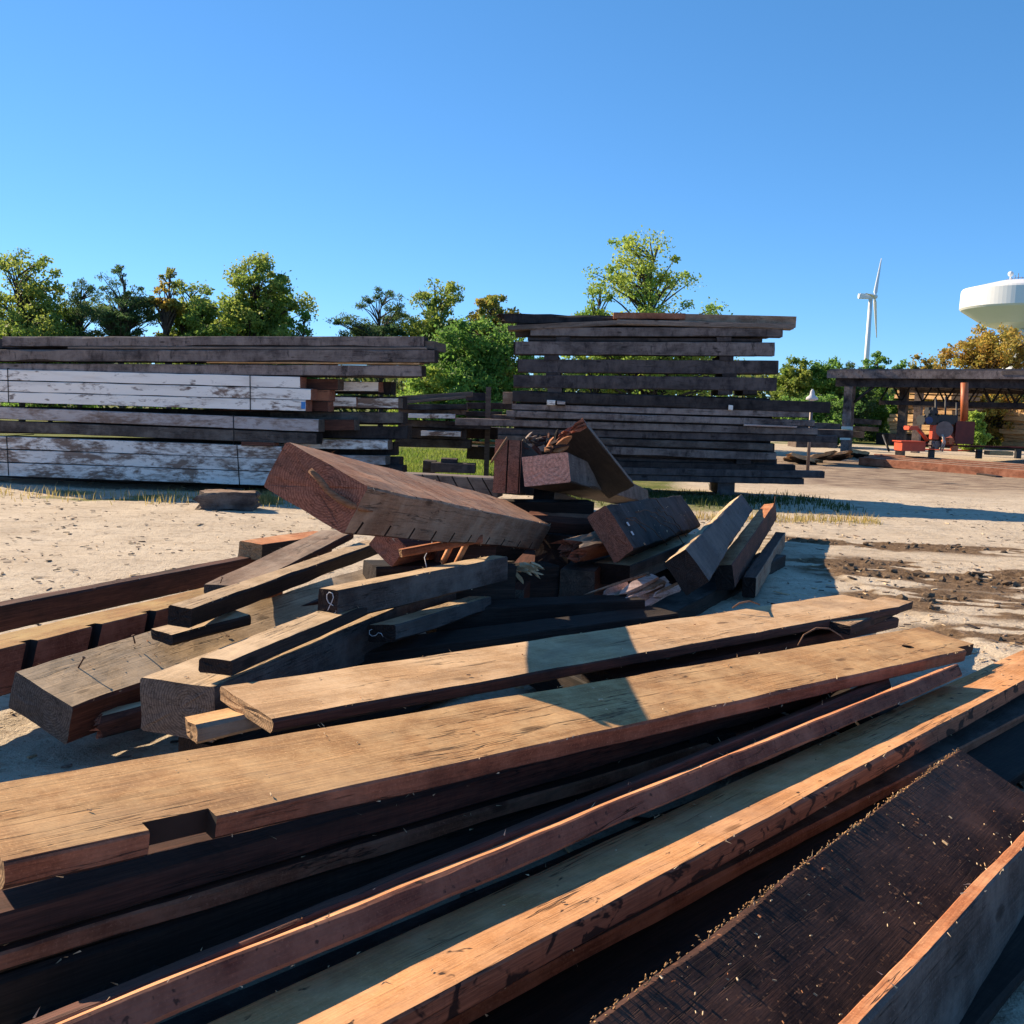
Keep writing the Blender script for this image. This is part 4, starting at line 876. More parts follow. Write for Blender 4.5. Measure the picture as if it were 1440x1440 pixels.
# ------------------------------------------------------------------ shed
def shed():
    o0 = at_z(1190, 640, 0); root = empty('open_shed', (o0.x, o0.y, 0)); tag(root, 'open dark timber shed on posts with trusses under its flat roof', 'shed')
    A = at_y(1172, 531, 40.0); B = at_y(1440, 528, 35.6); d = (B - A); d.z = 0; d.normalize(); back = Vector((-d.y, d.x, 0))
    if back.y < 0: back = -back
    rx = math.atan2(d.y, d.x); Mx = Matrix.Translation(Vector((A.x, A.y, 0))) @ Matrix.Rotation(rx, 4, 'Z')
    Ht = A.z; inv = Matrix.Translation(-root.location)
    def part(name, bx, mat, sub=None, rot=None):
        bm = bmesh.new()
        for q in bx: box(bm, *q, 0, Mx if rot is None else Mx @ rot)
        o = finish(name, bm, mat, root); o.matrix_parent_inverse = root.matrix_basis.inverted(); return o
    bpy.context.view_layer.update()
    roofm = plain('roofing_felt', (.075, .075, .095), .8, c2=(.045, .045, .06), scale=3)
    dk = M['black']
    part('roof', [(-.2, 13, 0, 9.5, Ht + .06, Ht + .34)], roofm)
    part('fascia', [(-.25, 13, -.06, -.003, Ht - .02, Ht + .28)], M['purple'])
    part('patch', [(6.2, 7.4, -.075, -.062, Ht + .13, Ht + .27)], M['grey'])
    part('eaves_beam', [(0, 13, .25, .5, Ht - .34, Ht + .04)], dk)
    part('rear_eaves_beam', [(0, 13, 8.8, 9.1, Ht - .34, Ht + .04)], dk)
    part('rafters', [(x, x + .12, .5, 8.8, Ht - .22, Ht + .04) for x in [.3 + .8 * i for i in range(16)]], dk)
    for yy in (1.6, 8.2):
        bot = Ht - .92
        part('truss_chord', [(1.3 if yy < 5 else .5, 13, yy, yy + .16, bot - .09, bot + .09)], dk)
        bm = bmesh.new(); x = 1.3; i = 0
        while x < 12.6:
            a = Mx @ Vector((x, yy + .08, bot + .05 if i % 2 == 0 else Ht - .1)); b_ = Mx @ Vector((x + .42, yy + .08, Ht - .1 if i % 2 == 0 else bot + .05))
            tube(bm, [a, b_], .035, 4); x += .42; i += 1
        w_ = finish('truss_web', bm, dk, root); w_.matrix_parent_inverse = root.matrix_basis.inverted()
    # knee brace and posts
    bm = bmesh.new(); tube(bm, [Mx @ Vector((.75, .4, Ht - .95)), Mx @ Vector((1.5, .4, Ht - .3))], .06, 4)
    w_ = finish('brace', bm, dk, root); w_.matrix_parent_inverse = root.matrix_basis.inverted()
    for (x, yy, wd) in ((.55, .38, .17), (.55, 8.9, .16), (6.6, 8.9, .16), (12.6, .4, .17), (12.6, 8.9, .16)):
        part('post', [(x - wd, x + wd, yy - wd, yy + wd, -.05, Ht - .34)], M['purple'])
    c = Mx @ Vector((1.15, 1.7, 0))
    part('post', [(1.95, 2.25, 2.0, 2.3, -.05, Ht - .3)], M['darkgrey'])
    bm = bmesh.new(); q = Mx @ Vector((6.4, 4, 0)); tube(bm, [(q.x, q.y, Ht + .3), (q.x, q.y, Ht + .75)], .13, 12); tube(bm, [(q.x, q.y, Ht + .75), (q.x, q.y, Ht + .85)], .2, 12)
    w_ = finish('roof_vent_pipe', bm, plain('vent_pipe', (.34, .24, .19), .7), root); w_.matrix_parent_inverse = root.matrix_basis.inverted()
    return root, Mx, Ht
SHED, SMX, SHT = shed()
# sign on the post
p = at_y(1190.5, 609, 39.4); sg = empty('sign', (p.x, p.y, p.z)); tag(sg, 'small white and green sign fixed to the front post of the shed', 'sign')
for nm, x0, x1, z0, z1, cc_ in (('top_panel', -.22, .22, .04, .26, (.62, .72, .66)), ('green_band', -.17, .15, .09, .16, (.10, .42, .28)), ('middle_panel', -.18, .2, -.12, .038, (.01, .09, .09)), ('bottom_panel', -.25, .16, -.27, -.122, (.60, .72, .67))):
    bm = bmesh.new(); yo = -.006 if nm == 'green_band' else 0
    box(bm, x0, x1, -.03 + yo, .0 + yo, z0, z1); bmesh.ops.bevel(bm, geom=bm.edges[:], offset=.008, segments=1); finish(nm, bm, plain('sign_' + nm, cc_, .5, c2=tuple(x * .9 for x in cc_)), sg)

# ------------------------------------------------------------------ sawmill under the shed
RED = plain('orange_red_paint', (.62, .09, .035), .5, c2=(.42, .06, .03), scale=6)
DRED = plain('dark_red_paint', (.17, .03, .022), .6, c2=(.10, .02, .016), scale=5)
ORP = plain('orange_paint', (.55, .15, .045), .5, c2=(.38, .10, .04), scale=6)
BLK = plain('black_metal', (.018, .018, .02), .5, c2=(.03, .028, .028))
BLU = plain('blue_metal', (.03, .06, .16), .4)
GRY = plain('grey_metal', (.20, .16, .15), .5, .4)
CRM = plain('cream_rubber', (.5, .42, .36), .7)
YM = 33.0
ml = empty('sawmill', at_z(1325, 636, 0) * 1.0); ml.location = (at_y(1325, 636, YM).x, YM, 0)
tag(ml, 'orange-red portable sawmill with black engine standing under the shed', 'sawmill')
def mbox(name, x0, y0, x1, y1, dn, df, mat, bev=.03, par=ml, dz=0):
    a = at_y(x0, y0, YM + dn); b_ = at_y(x1, y1, YM + dn); bm = bmesh.new()
    box(bm, a.x, b_.x, YM + dn, YM + df, min(b_.z, a.z) + dz, max(a.z, b_.z))
    if bev: bmesh.ops.bevel(bm, geom=bm.edges[:], offset=bev, segments=2)
    o = finish(name, bm, mat, par); o.matrix_parent_inverse = Matrix.Translation(-par.location); return o
def mtube(name, pts, r, mat, seg=10):
    bm = bmesh.new(); tube(bm, [at_y(u, v, YM + d) for u, v, d in pts], r, seg); o = finish(name, bm, mat, ml); o.matrix_parent_inverse = Matrix.Translation(-ml.location); return o
mbox('bed_rail', 1300, 627, 1560, 633, 0, .12, DRED); mbox('bed_rail', 1300, 626, 1560, 632, 1.0, 1.12, DRED)
mbox('bed_frame', 1302, 632.5, 1378, 635.5, 0, 1.1, RED)
for u in (1308, 1375, 1430, 1500): mbox('bed_leg', u, 632, u + 6, 645, .0, .15, BLK, .01)
mbox('fuel_box', 1269, 621.5, 1301, 635, -.2, .5, RED); mbox('box_lid', 1267.5, 620, 1302, 622.5, -.25, .55, RED, .01)
mbox('cabinet', 1345, 592, 1369, 625, .1, .9, DRED)
mtube('exhaust_stack', [(1356, 592, .5), (1356.5, 538, .5)], .12, ORP, 12)
mtube('mast', [(1345, 626, .3), (1345.5, 566, .3)], .035, BLK); mtube('mast', [(1316, 600, .3), (1316, 560, .3)], .035, BLK); mtube('mast', [(1329, 600, .3), (1330, 558, .3)], .03, BLK)
mbox('engine', 1318, 583, 1345, 597, .1, .8, BLK, .06); mbox('engine_block', 1301, 584, 1320, 598, .0, .7, BLK, .08); mbox('air_filter', 1308, 573, 1319, 586, .1, .6, BLK, .1)
bm = bmesh.new(); tube(bm, [at_y(1306.5, 591, YM - .08), at_y(1306.5, 591, YM + .05)], .12, 14); o = finish('fan_cover', bm, BLU, ml); o.matrix_parent_inverse = Matrix.Translation(-ml.location)
bm = bmesh.new(); tube(bm, [at_y(1328, 604, YM - .05), at_y(1328, 604, YM + .4)], .27, 18); o = finish('blade_wheel_cover', bm, GRY, ml); o.matrix_parent_inverse = Matrix.Translation(-ml.location)
mbox('head_plate', 1312, 597, 1320, 618, .05, .3, RED); mbox('seat', 1279, 599, 1292, 605, -.1, .4, RED, .04)
mtube('arm', [(1290, 603, .1), (1297, 610, .1), (1304, 620, .1)], .06, RED); mtube('hose', [(1325, 611, -.1), (1327, 620, -.15), (1322, 634, -.1)], .03, CRM); mtube('hose', [(1326, 612, -.1), (1329, 622, -.15), (1325, 635, -.1)], .025, CRM)
mbox('motor', 1332, 616, 1342, 625, -.05, .4, ORP, .08); mbox('motor', 1312, 620, 1322, 632, -.05, .3, GRY, .08); mbox('clamp_block', 1340, 627, 1347, 635, -.1, .1, ORP, .02)
o = pbeam('cant', 'pale half-sawn log piece lying right of the sawmill bed', 'log', 1392, 634, YM - .4, 1425, 635, YM - .4, 6, .4, ('lightlumber', 'lightlumber', 'end_tan', 'tan2'))
bm = bmesh.new(); tube(bm, [at_y(1242, 612, 42), at_y(1250, 634, 41)], .05, 6); tag(finish('iron_bar', bm, BLK), 'thin dark bar leaning against the second shed post', 'bar')
# long timbers lying before the shed
for i in range(4):
    pbeam('long_timber', ['front', 'second', 'third', 'rearmost'][i] + ' of the long rusty-brown timbers lying before the shed', 'timber', 1208 + i * 7, 643 - i * 1.6, 33 + i * .42, 1560 + i * 7, 671 - i * 2.5, 26.5 + i * .42, 12, .41, ('greybrown', 'redside', 'end_tan', 'dark'), seg=20, dx=0)
for x in (1230, 1400):
    p = at_z(x, 668, 0); pbeam('sleeper', 'sleeper under the long rusty-brown timbers, ' + ('left' if x < 1300 else 'right') + ' one', 'sleeper', x, 656 if x < 1300 else 669, 32.5 if x < 1300 else 28.4, x + 10, 656.5 if x < 1300 else 669.5, 32.5 if x < 1300 else 28.4, 6, 1.6, BB)
# sawn lumber stacks beyond
rs = random.Random(31)
lay = [(1258, 1343, 541), (1262, 1340, 548), (1258, 1338, 555), (1253, 1344, 563), (1262, 1348, 569), (1263, 1339, 575.5), (1251, 1322, 582), (1248, 1322, 587.5), (1250, 1324, 593), (1251, 1322, 598.5), (1252, 1323, 604)]
for i, (x0, x1, y) in enumerate(lay):
    PM(ords[i].capitalize() + ' layer from the top of the fresh lumber stack behind the sawmill', x0, y, x1, y + 2, 5.2, ('lightlumber', 'lightlumber', 'end_tan', 'tan2'), 57, 2.2, skew=1.9, name='lumber_layer', cat='lumber layer', group='layers of the lumber stack behind the sawmill', wane=.05, amp=.02)
PM('dark bearer under the fresh lumber stack behind the sawmill', 1250, 610, 1330, 612, 26, BB, 57.6, 2.0, name='bearer', cat='bearer')
lay = [(1418, 573), (1414, 579), (1411, 585), (1416, 591), (1410, 597), (1405, 603), (1411, 609), (1412, 615), (1409, 621)]
for i, (x0, y) in enumerate(lay):
    PM(ords[i].capitalize() + ' slab from the top of the bright waney slab pile at the right edge', x0, y, 1475 + rs.uniform(-6, 6), y + 2.5, 6.2, ('lightlumber', 'lightlumber', 'end_tan', 'tan2'), 55, 1.8, skew=1.5, name='waney_slab', cat='slab', group='slabs in the pile at the right edge', wane=.09, amp=.03)
for i, (y, x1) in enumerate(((588, 1408), (594, 1400), (603, 1395), (611, 1404))):
    PM('far grey plank in the low heap behind the dark red cabinet, ' + ords[i] + ' from the top', 1368, y, x1, y + 3, 4, ('grey', 'grey' if i < 2 else 'darkgrey', 'end_grey', 'dark'), 58, 1.4, name='plank', cat='plank')
# pale cap on a short post behind the right stack
cp = empty('capped_post', at_y(1141, 575, 27)); cp.location.z = 0; tag(cp, 'short post with a pale pointed cap rising behind the long beam of the right stack', 'post')
a = at_y(1141, 563, 27); bm = bmesh.new(); tube(bm, [(0, 0, 0), (0, 0, a.z)], .045, 8); finish('post', bm, GRY, cp)
bm = bmesh.new(); lathe(bm, [(.02, a.z - .02), (.17, a.z + .02), (.15, a.z + .08), (.07, a.z + .14), (.055, a.z + .24), (.02, a.z + .3)], 12); finish('cap', bm, M['chalk'], cp)

# ------------------------------------------------------------------ wind turbine, water tower
WHITE = plain('white_gloss', (.80, .80, .78), .4, c2=(.76, .76, .75), scale=.3, bump=0)
YT = 620.0
hb = at_y(1228, 417, YT); base = Vector((at_y(1218, 497, YT).x, YT, 0))
wt = empty('wind_turbine', (hb.x - 1.5, YT, 0)); tag(wt, 'white wind turbine far off, seen nearly from the side of its rotor', 'wind turbine')
bm = bmesh.new(); tube(bm, [(0, 0, 0), (0, 0, hb.z - 1.2)], [1.9, 1.15], 20); finish('tower', bm, WHITE, wt)
bm = bmesh.new(); box(bm, -7.5, 1.2, -1.5, 1.5, hb.z - 1.5, hb.z + 1.5); bmesh.ops.bevel(bm, geom=bm.edges[:], offset=.6, segments=3); finish('nacelle', bm, WHITE, wt)
bm = bmesh.new(); bmesh.ops.create_uvsphere(bm, u_segments=16, v_segments=10, radius=1.5, matrix=Matrix.Translation((2.4, 0, hb.z)) @ Matrix.Scale(1.2, 4, (1, 0, 0))); finish('hub', bm, WHITE, wt, True)
yaw = Matrix.Rotation(R_(-30), 4, 'Z')
for k_ in range(3):
    an = R_(28 + 120 * k_); bm = bmesh.new(); Lb_ = 28.0
    rot = Matrix.Translation((2.4, 0, hb.z)) @ yaw @ Matrix.Rotation(-an, 4, 'X')
    prev = None
    for s in range(13):
        f = s / 12; z = 1 + (Lb_ - 1) * f; ch = (.8 if f < .05 else 1.9 * (1 - f) ** .9 + .5) * .5; th_ = ch * (.9 if f < .05 else .22); tw = R_(12 * (1 - f) + 8)
        r_ = []
        for j in range(10):
            a = 2 * math.pi * j / 10; px_, py_ = ch * math.cos(a), th_ * math.sin(a)
            r_.append(bm.verts.new(rot @ Vector((px_ * math.cos(tw) - py_ * math.sin(tw), px_ * math.sin(tw) + py_ * math.cos(tw), z))))
        if prev:
            for j in range(10): bm.faces.new((prev[j], prev[(j + 1) % 10], r_[(j + 1) % 10], r_[j]))
        prev = r_
    bm.faces.new(prev); finish('blade', bm, WHITE, wt, True)
YW = 270.0
zc = lambda v: at_y(1438, v, YW).z
q = at_y(1438, 440, YW); Rw = (1438 - 1358) * YW / FPX
wtow = empty('water_tower', (q.x, YW, 0)); tag(wtow, 'white water tower with a wide round tank rising behind orange foliage', 'water tower')
z_top, z_b0, z_b1, z_c = zc(397), zc(409), zc(436), zc(464)
bm = bmesh.new(); lathe(bm, [(Rw * .05, z_top + .6), (Rw * .45, z_top + .1), (Rw * .8, z_b0 + (z_top - z_b0) * .45), (Rw * .98, z_b0 + .3), (Rw, z_b0 - .2), (Rw * 1.01, z_b1 + .3), (Rw * .985, z_b1 - .2), (Rw * .62, z_c + 1.3), (Rw * .36, z_c)][::-1], 96, sm_=False); finish('tank', bm, WHITE, wtow)
bm = bmesh.new(); lathe(bm, [(Rw * .42, 0), (Rw * .36, 4), (Rw * .33, z_c + .3)], 40); finish('column', bm, WHITE, wtow)
bm = bmesh.new(); tube(bm, [(-5.9, -4, z_top - .8), (-5.9, -4, z_top + 1.2)], .18, 8); bmesh.ops.create_uvsphere(bm, u_segments=12, v_segments=8, radius=.72, matrix=Matrix.Translation((-5.9, -4, z_top + 1.5))); finish('antenna_dome', bm, WHITE, wtow)
for i in range(14):
    a = R_(200 + i * 11); r_ = Rw * .30; bm = bmesh.new(); hx = .9 + .5 * (i * 7 % 3)
    tube(bm, [(r_ * math.cos(a), r_ * math.sin(a), z_top - .2), (r_ * math.cos(a), r_ * math.sin(a), z_top + hx)], .09, 6); finish('antenna', bm, GRY, wtow)
bm = bmesh.new(); tube(bm, [(Rw * .30 * math.cos(R_(a)), Rw * .30 * math.sin(R_(a)), z_top + .75) for a in range(0, 361, 15)], .06, 5, cap=False); finish('railing', bm, GRY, wtow)

# ------------------------------------------------------------------ trees
def leafmat(name, c1, c2, c3, sc_=.5):
    k = NT(name); v, rnd, raw = objvec(k)
    n_ = k.noise(v, sc_, 3, .6); n2 = k.noise(v, 6, 2, .6)
    c = k.mix(k.ramp(n_, [(.40, 0), (.60, 1)]), c1, c2); c = k.mix(k.ramp(n2, [(.52, 0), (.66, .8)]), c, c3)
    k.l(c, k.b.inputs['Base Color']); k.b.inputs['Roughness'].default_value = .6; k.b.inputs['Specular IOR Level'].default_value = .25
    tr = k.n('ShaderNodeBsdfTranslucent'); hs = k.n('ShaderNodeHueSaturation'); hs.inputs['Value'].default_value = 1.3; k.l(c, hs.inputs['Color']); k.l(hs.outputs[0], tr.inputs[0])
    mx = k.n('ShaderNodeMixShader'); mx.inputs[0].default_value = .5; k.l(k.b.outputs[0], mx.inputs[1]); k.l(tr.outputs[0], mx.inputs[2])
    k.l(mx.outputs[0], k.t.nodes['Material Output'].inputs[0]); return k.m
LF = {'oak': leafmat('oak_leaves', (.18, .27, .05), (.30, .34, .07), (.08, .15, .04)),
 'green': leafmat('green_leaves', (.13, .25, .05), (.20, .34, .07), (.07, .14, .04)),
 'pine': leafmat('pine_needles', (.07, .13, .05), (.12, .18, .06), (.04, .08, .04)),
 'locust': leafmat('locust_leaves', (.24, .37, .07), (.36, .42, .07), (.14, .25, .06)),
 'maple': leafmat('orange_leaves', (.44, .36, .08), (.40, .23, .05), (.20, .28, .06), .8),
 'mixed': leafmat('turning_leaves', (.19, .24, .05), (.42, .30, .06), (.09, .14, .04), .7)}
BARK = wood('bark', (.13, .10, .08), (.07, .055, .045), (.03, .025, .02), .5, .7, 4)
def leaves_mesh(name, pts, size, mat, parent, rs, asp=1.0):
    vs = []; fs = []
    for p, s in pts:
        n_ = Vector((rs.gauss(0, 1), rs.gauss(0, 1), rs.gauss(0, 1) + .4)).normalized(); a = n_.orthogonal().normalized()
        a = (Matrix.Rotation(rs.uniform(0, 6.28), 3, n_) @ a); b_ = n_.cross(a); s = size * s * rs.uniform(.6, 1.35); i = len(vs)
        vs += [p - a * s, p + b_ * s * .6 * asp, p + a * s, p - b_ * s * .6 * asp]; fs.append((i, i + 1, i + 2, i + 3))
    me = bpy.data.meshes.new(name); me.from_pydata([tuple(v) for v in vs], [], fs); me.materials.append(mat)
    o = bpy.data.objects.new(name, me); col.objects.link(o); o.parent = parent; return o
def tree(label, name, kind, px, ytop, wpx, Y, seed, n=5200, z0=.30, size=.13, trunk=True, shape='round', clus=None, ybase=None, cat='tree', group=None, open_=.0):
    rs = random.Random(seed); H = (hor(px) - ytop) * Y / FPX + CAMH; W = wpx * Y / FPX
    root = empty(name, (at_y(px, hor(px), Y).x, Y, 0)); tag(root, label, cat, group)
    W *= 1.5 if shape == 'cone' else 1.18; H *= .98; n = int(n * 3.3); size *= .61; nc = clus or int(110 + W * 34); C_ = []
    nl = max(6, int(rs.uniform(9, 12) * (W / 5) ** .5)); lobes = [(Vector((rs.uniform(-.08, .08) * W, 0, H * .86)), W * .27, H * .14)]
    for j in range(nl):
        a = 6.283 * j / nl + rs.uniform(-.5, .5); zf = rs.uniform(z0 + .12, .80)
        if shape == 'cone': rr_ = W * .42 * (1 - .72 * (zf - z0) / (1 - z0)) * rs.uniform(.6, 1.1); sz_ = W * rs.uniform(.20, .29)
        elif shape == 'pine': rr_ = W * rs.uniform(.15, .38); sz_ = W * rs.uniform(.20, .28)
        else: rr_ = W * rs.uniform(.12, .36) * (1 if zf < .7 else .85); sz_ = W * rs.uniform(.23, .33)
        if j % 3 == 0: lobes.append((Vector((-rr_ * .4 * math.cos(a), -rr_ * .5 * math.sin(a), zf * H * .95)), sz_ * .9, sz_ * .6))
        lobes.append((Vector((rr_ * math.cos(a), rr_ * math.sin(a), zf * H)), sz_, sz_ * (.42 if shape == 'pine' else .62)))
    if z0 < .15:
        for j in range(5): lobes.append((Vector((rs.uniform(-.35, .35) * W, rs.uniform(-.3, .3) * W, H * rs.uniform(.1, .35))), W * .24, H * .16))
    for i in range(nc):
        c_, ra, rz_ = lobes[i % len(lobes)]
        d = Vector((rs.gauss(0, 1), rs.gauss(0, 1), rs.gauss(0, 1) + .25)).normalized() * (rs.uniform(.3, 1) ** .5)
        C_.append(c_ + Vector((d.x * ra, d.y * ra, d.z * rz_)))
    bm = bmesh.new()
    if trunk:
        tr = max(.06, H * .016); bend = [Vector((rs.uniform(-.03, .03) * H * f, rs.uniform(-.03, .03) * H * f, H * f)) for f in (0, .2, .4, .6, .8, .93)]
        tube(bm, bend, [tr * 1.3, tr, tr * .85, tr * .6, tr * .35, tr * .1], 8)
        for q in C_:
            f = max(.15, min(.85, q.z / H - rs.uniform(.08, .2))); i = min(4, int(f / .2)); s_ = bend[i].lerp(bend[i + 1], (f - i * .2) / .2 if i < 4 else .5)
            m_ = s_.lerp(q, .5) + Vector((rs.uniform(-.1, .1), rs.uniform(-.1, .1), rs.uniform(0, .25))) * W * .12
            tube(bm, [s_, m_, q], [tr * .38, tr * .24, tr * .08], 5, cap=False)
        finish('trunk', bm, BARK, root)
    else: bm.free()
    pts = []; per = int(n / nc)
    for q in C_:
        cr = (.16 + .30 * rs.random()) * (W / 4.6) ** .6 * (1.0 if shape != 'pine' else .95); fl = .55 if shape == 'pine' else .72
        for _ in range(int(per * rs.uniform(.6, 1.4))):
            d = Vector((rs.gauss(0, 1), rs.gauss(0, 1), rs.gauss(0, 1))).normalized() * cr * (rs.uniform(.2, 1.0) + abs(rs.gauss(0, .32)))
            d.z *= fl; pts.append((q + d, 1))
    leaves_mesh('crown', pts, size, LF[kind], root, rs, .55 if kind == 'pine' else 1)
    return root
for a in (
 ('broad yellow-green oak at the far left edge of the picture', 'oak_tree', 'oak', 30, 355, 165, 50, 1, 11000, .22, .13, True, 'round'),
 ('dark green tree just right of the far left oak', 'pine_tree', 'pine', 112, 394, 80, 52, 2, 6500, .25, .12, True, 'round'),
 ('dark open pine with visible trunk between two gaps of sky', 'pine_tree', 'pine', 172, 375, 92, 50, 3, 6000, .42, .12, True, 'pine'),
 ('thin brownish tree standing right of the open pine', 'oak_tree', 'mixed', 237, 372, 46, 50, 4, 2400, .35, .12, True, 'pine'),
 ('yellow-green rounded tree left of the biggest oak', 'oak_tree', 'oak', 268, 390, 78, 52, 5, 6000, .2, .13, True, 'round'),
 ('biggest oak of the left row, green turning yellow', 'oak_tree', 'oak', 355, 361, 138, 50, 6, 12000, .2, .13, True, 'round'),
 ('small dark tree at the right end of the left row', 'oak_tree', 'green', 425, 436, 62, 50, 7, 3000, .2, .12, True, 'round'),
 ('small green tree low behind the left end of the left stack', 'oak_tree', 'green', 70, 430, 120, 54, 8, 6000, .1, .14, True, 'round'),
 ('small green tree low behind the middle of the left stack', 'oak_tree', 'green', 300, 432, 130, 54, 9, 5500, .1, .14, True, 'round'),
 ('flat-topped dark pine right of the wide gap of sky', 'pine_tree', 'pine', 535, 400, 94, 50, 10, 6500, .40, .12, True, 'pine'),
 ('yellow-green oak beside the flat-topped pine', 'oak_tree', 'oak', 614, 387, 98, 50, 11, 8000, .3, .13, True, 'round'),
 ('brown-tipped tree overlapping the ragged end of the right stack', 'oak_tree', 'mixed', 694, 403, 92, 48, 12, 6500, .25, .13, True, 'round'),
 ('bright green bushy tree between the two stacks', 'green_tree', 'green', 672, 446, 150, 42, 13, 10000, .05, .13, True, 'round'),
 ('low yellow-green bush peeping over the low pile between the stacks', 'bush', 'locust', 592, 512, 85, 40, 14, 4500, .05, .11, True, 'round'),
 ('tall light green locust rising behind the tall right stack', 'locust_tree', 'locust', 908, 327, 160, 44, 15, 11500, .12, .11, True, 'cone'),
 ('small light green tree at the left foot of the tall locust', 'locust_tree', 'locust', 838, 398, 66, 44, 16, 3400, .2, .10, True, 'round'),
 ('yellow-green tree right of the tall right stack', 'oak_tree', 'oak', 1113, 502, 62, 62, 17, 5000, .05, .15, True, 'round'),
 ('rounded green tree left of the shed roof corner', 'green_tree', 'green', 1160, 501, 76, 62, 18, 6000, .05, .15, True, 'round'),
 ('dark green tree behind the shed roof corner', 'green_tree', 'pine', 1196, 508, 60, 62, 19, 4500, .05, .15, True, 'round'),
 ('small tree at the foot of the wind turbine', 'green_tree', 'green', 1226, 496, 52, 66, 20, 3600, .05, .15, True, 'round'),
 ('small green tree behind the shed roof right of the turbine', 'green_tree', 'green', 1264, 503, 36, 66, 21, 2400, .05, .15, True, 'round'),
 ('dark tree with a yellow side behind the shed roof', 'oak_tree', 'mixed', 1294, 494, 46, 64, 22, 3400, .05, .15, True, 'round'),
 ('thin yellowish treetop left of the orange tree', 'oak_tree', 'mixed', 1322, 480, 22, 62, 23, 900, .3, .13, True, 'pine'),
 ('orange autumn tree in front of the water tower', 'maple_tree', 'maple', 1382, 456, 128, 58, 24, 8500, .1, .14, True, 'round'),
 ('green tree at the right edge beside the orange one', 'green_tree', 'green', 1446, 462, 60, 60, 25, 4500, .1, .14, True, 'round')):
    tree(*a)
# far woods: one mass along the horizon
rs = random.Random(99); pts = []
for i in range(26000):
    x = rs.uniform(-95, 95); yy = rs.uniform(84, 100)
    h_ = 4.6 + 1.6 * noise.noise(Vector((x * .12, 1, 0))) + .9 * noise.noise(Vector((x * .5, 3, 0))) + .6 * noise.noise(Vector((x * 1.6, 8, 0)))
    pts.append((Vector((x, yy, h_ * rs.random() ** .6)), 1))
LFW = leafmat('far_leaves', (.07, .12, .035), (.13, .15, .04), (.04, .07, .025), .12)
o = leaves_mesh('far_woods', pts, .42, LFW, None, rs); o['kind'] = 'stuff'; o['label'] = 'low green woods along the horizon'
rs = random.Random(98)
for i, (px, yt, wp, Y, kd) in enumerate(((1214, 560, 56, 66, 'green'), (1300, 556, 110, 95, 'green'), (1385, 560, 130, 62, 'mixed'), (1150, 556, 90, 52, 'green'), (1440, 556, 90, 66, 'green'), (1372, 578, 30, 50, 'locust'))):
    tree(['dark bush under the left end of the shed roof', 'green bush far behind the fresh lumber stack', 'yellowish green bush beyond the sawmill cabinet', 'bush behind the far weathered beams', 'green bush at the right edge behind the bright slab pile', 'small light green bush beside the low heap of grey planks'][i], 'bush', kd, px, yt, wp, Y, 60 + i, 4200, .02, .14, True, 'round', cat='bush')
# ------------------------------------------------------------------ small loose stuff
def chips(name, pts, mats, rs, label, smin=.008, smax=.04):
    bm = bmesh.new()
    for p, N in pts:
        l = rs.uniform(smin, smax) * (2.2 if rs.random() < .12 else 1); w_ = l * rs.uniform(.12, .5); t_ = min(l * .3, rs.uniform(.001, .005))
        q = N.to_track_quat('Z', 'X').to_matrix().to_4x4()
        mm = Matrix.Translation(p) @ q @ Matrix.Rotation(rs.uniform(0, 6.28), 4, 'Z') @ Matrix.Rotation(rs.gauss(0, .1), 4, 'Y')
        mi = rs.randrange(len(mats)); vs = [bm.verts.new(mm @ Vector((x, y, z))) for x, y, z in ((-l, -w_ * .6, 0), (l * .8, -w_, 0), (l, w_ * .4, 0), (-l * .7, w_, 0), (-l * .9, -w_ * .4, t_ * 2), (l * .7, -w_ * .7, t_ * 2), (l * .9, w_ * .3, t_ * 2), (-l * .6, w_ * .8, t_ * 2))]
        for f in ((4, 5, 6, 7), (0, 1, 5, 4), (1, 2, 6, 5), (2, 3, 7, 6), (3, 0, 4, 7)): bm.faces.new([vs[g] for g in f]).material_index = mi
    o = finish(name, bm, mats); o['kind'] = 'stuff'; o['label'] = label; return o
UP = Vector((0, 0, 1)); rs = random.Random(23); bm = bmesh.new(); MUD = plain('mud', (.17, .115, .07), .95, c2=(.09, .058, .035), scale=30)
for i in range(26000):
    x = rs.uniform(2.8, 9.5); y = rs.uniform(5.5, 14.5); m_ = mud(x, y)
    if m_ < .25 or rs.random() > m_ * .16: continue
    r = rs.uniform(.008, .045); mm = Matrix.Translation((x, y, ground_h(x, y) + r * .2)) @ Matrix.Rotation(rs.uniform(0, 6), 4, 'Z') @ Matrix.Diagonal((r * rs.uniform(.8, 1.6), r, r * rs.uniform(.5, .9), 1))
    q = bmesh.ops.create_icosphere(bm, subdivisions=1, radius=1, matrix=mm)
    for v in q['verts']: v.co += Vector((rs.gauss(0, 1), rs.gauss(0, 1), rs.gauss(0, 1))) * r * .16
o = finish('mud_clods', bm, MUD); o['kind'] = 'stuff'; o['label'] = 'churned clods of dark mud along the wheel tracks'
rs = random.Random(21); pts = []
for i in range(5200):
    y = 2.5 + 17 * rs.random() ** 1.2; x = rs.uniform(-.62, .62) * y * 1.0
    if noise.noise(Vector((x * .8, y * .8, 2))) + rs.uniform(-.3, .5) < 0: continue
    pts.append((Vector((x, y, ground_h(x, y) + .006)), UP))
chips('wood_chips', pts, [M['paletop'], M['greybrown'], M['dark'], M['grey'], M['pale']], rs, 'scattered wood chips and bark on the dirt', .01, .04)
pts = []
bpy.context.view_layer.update()
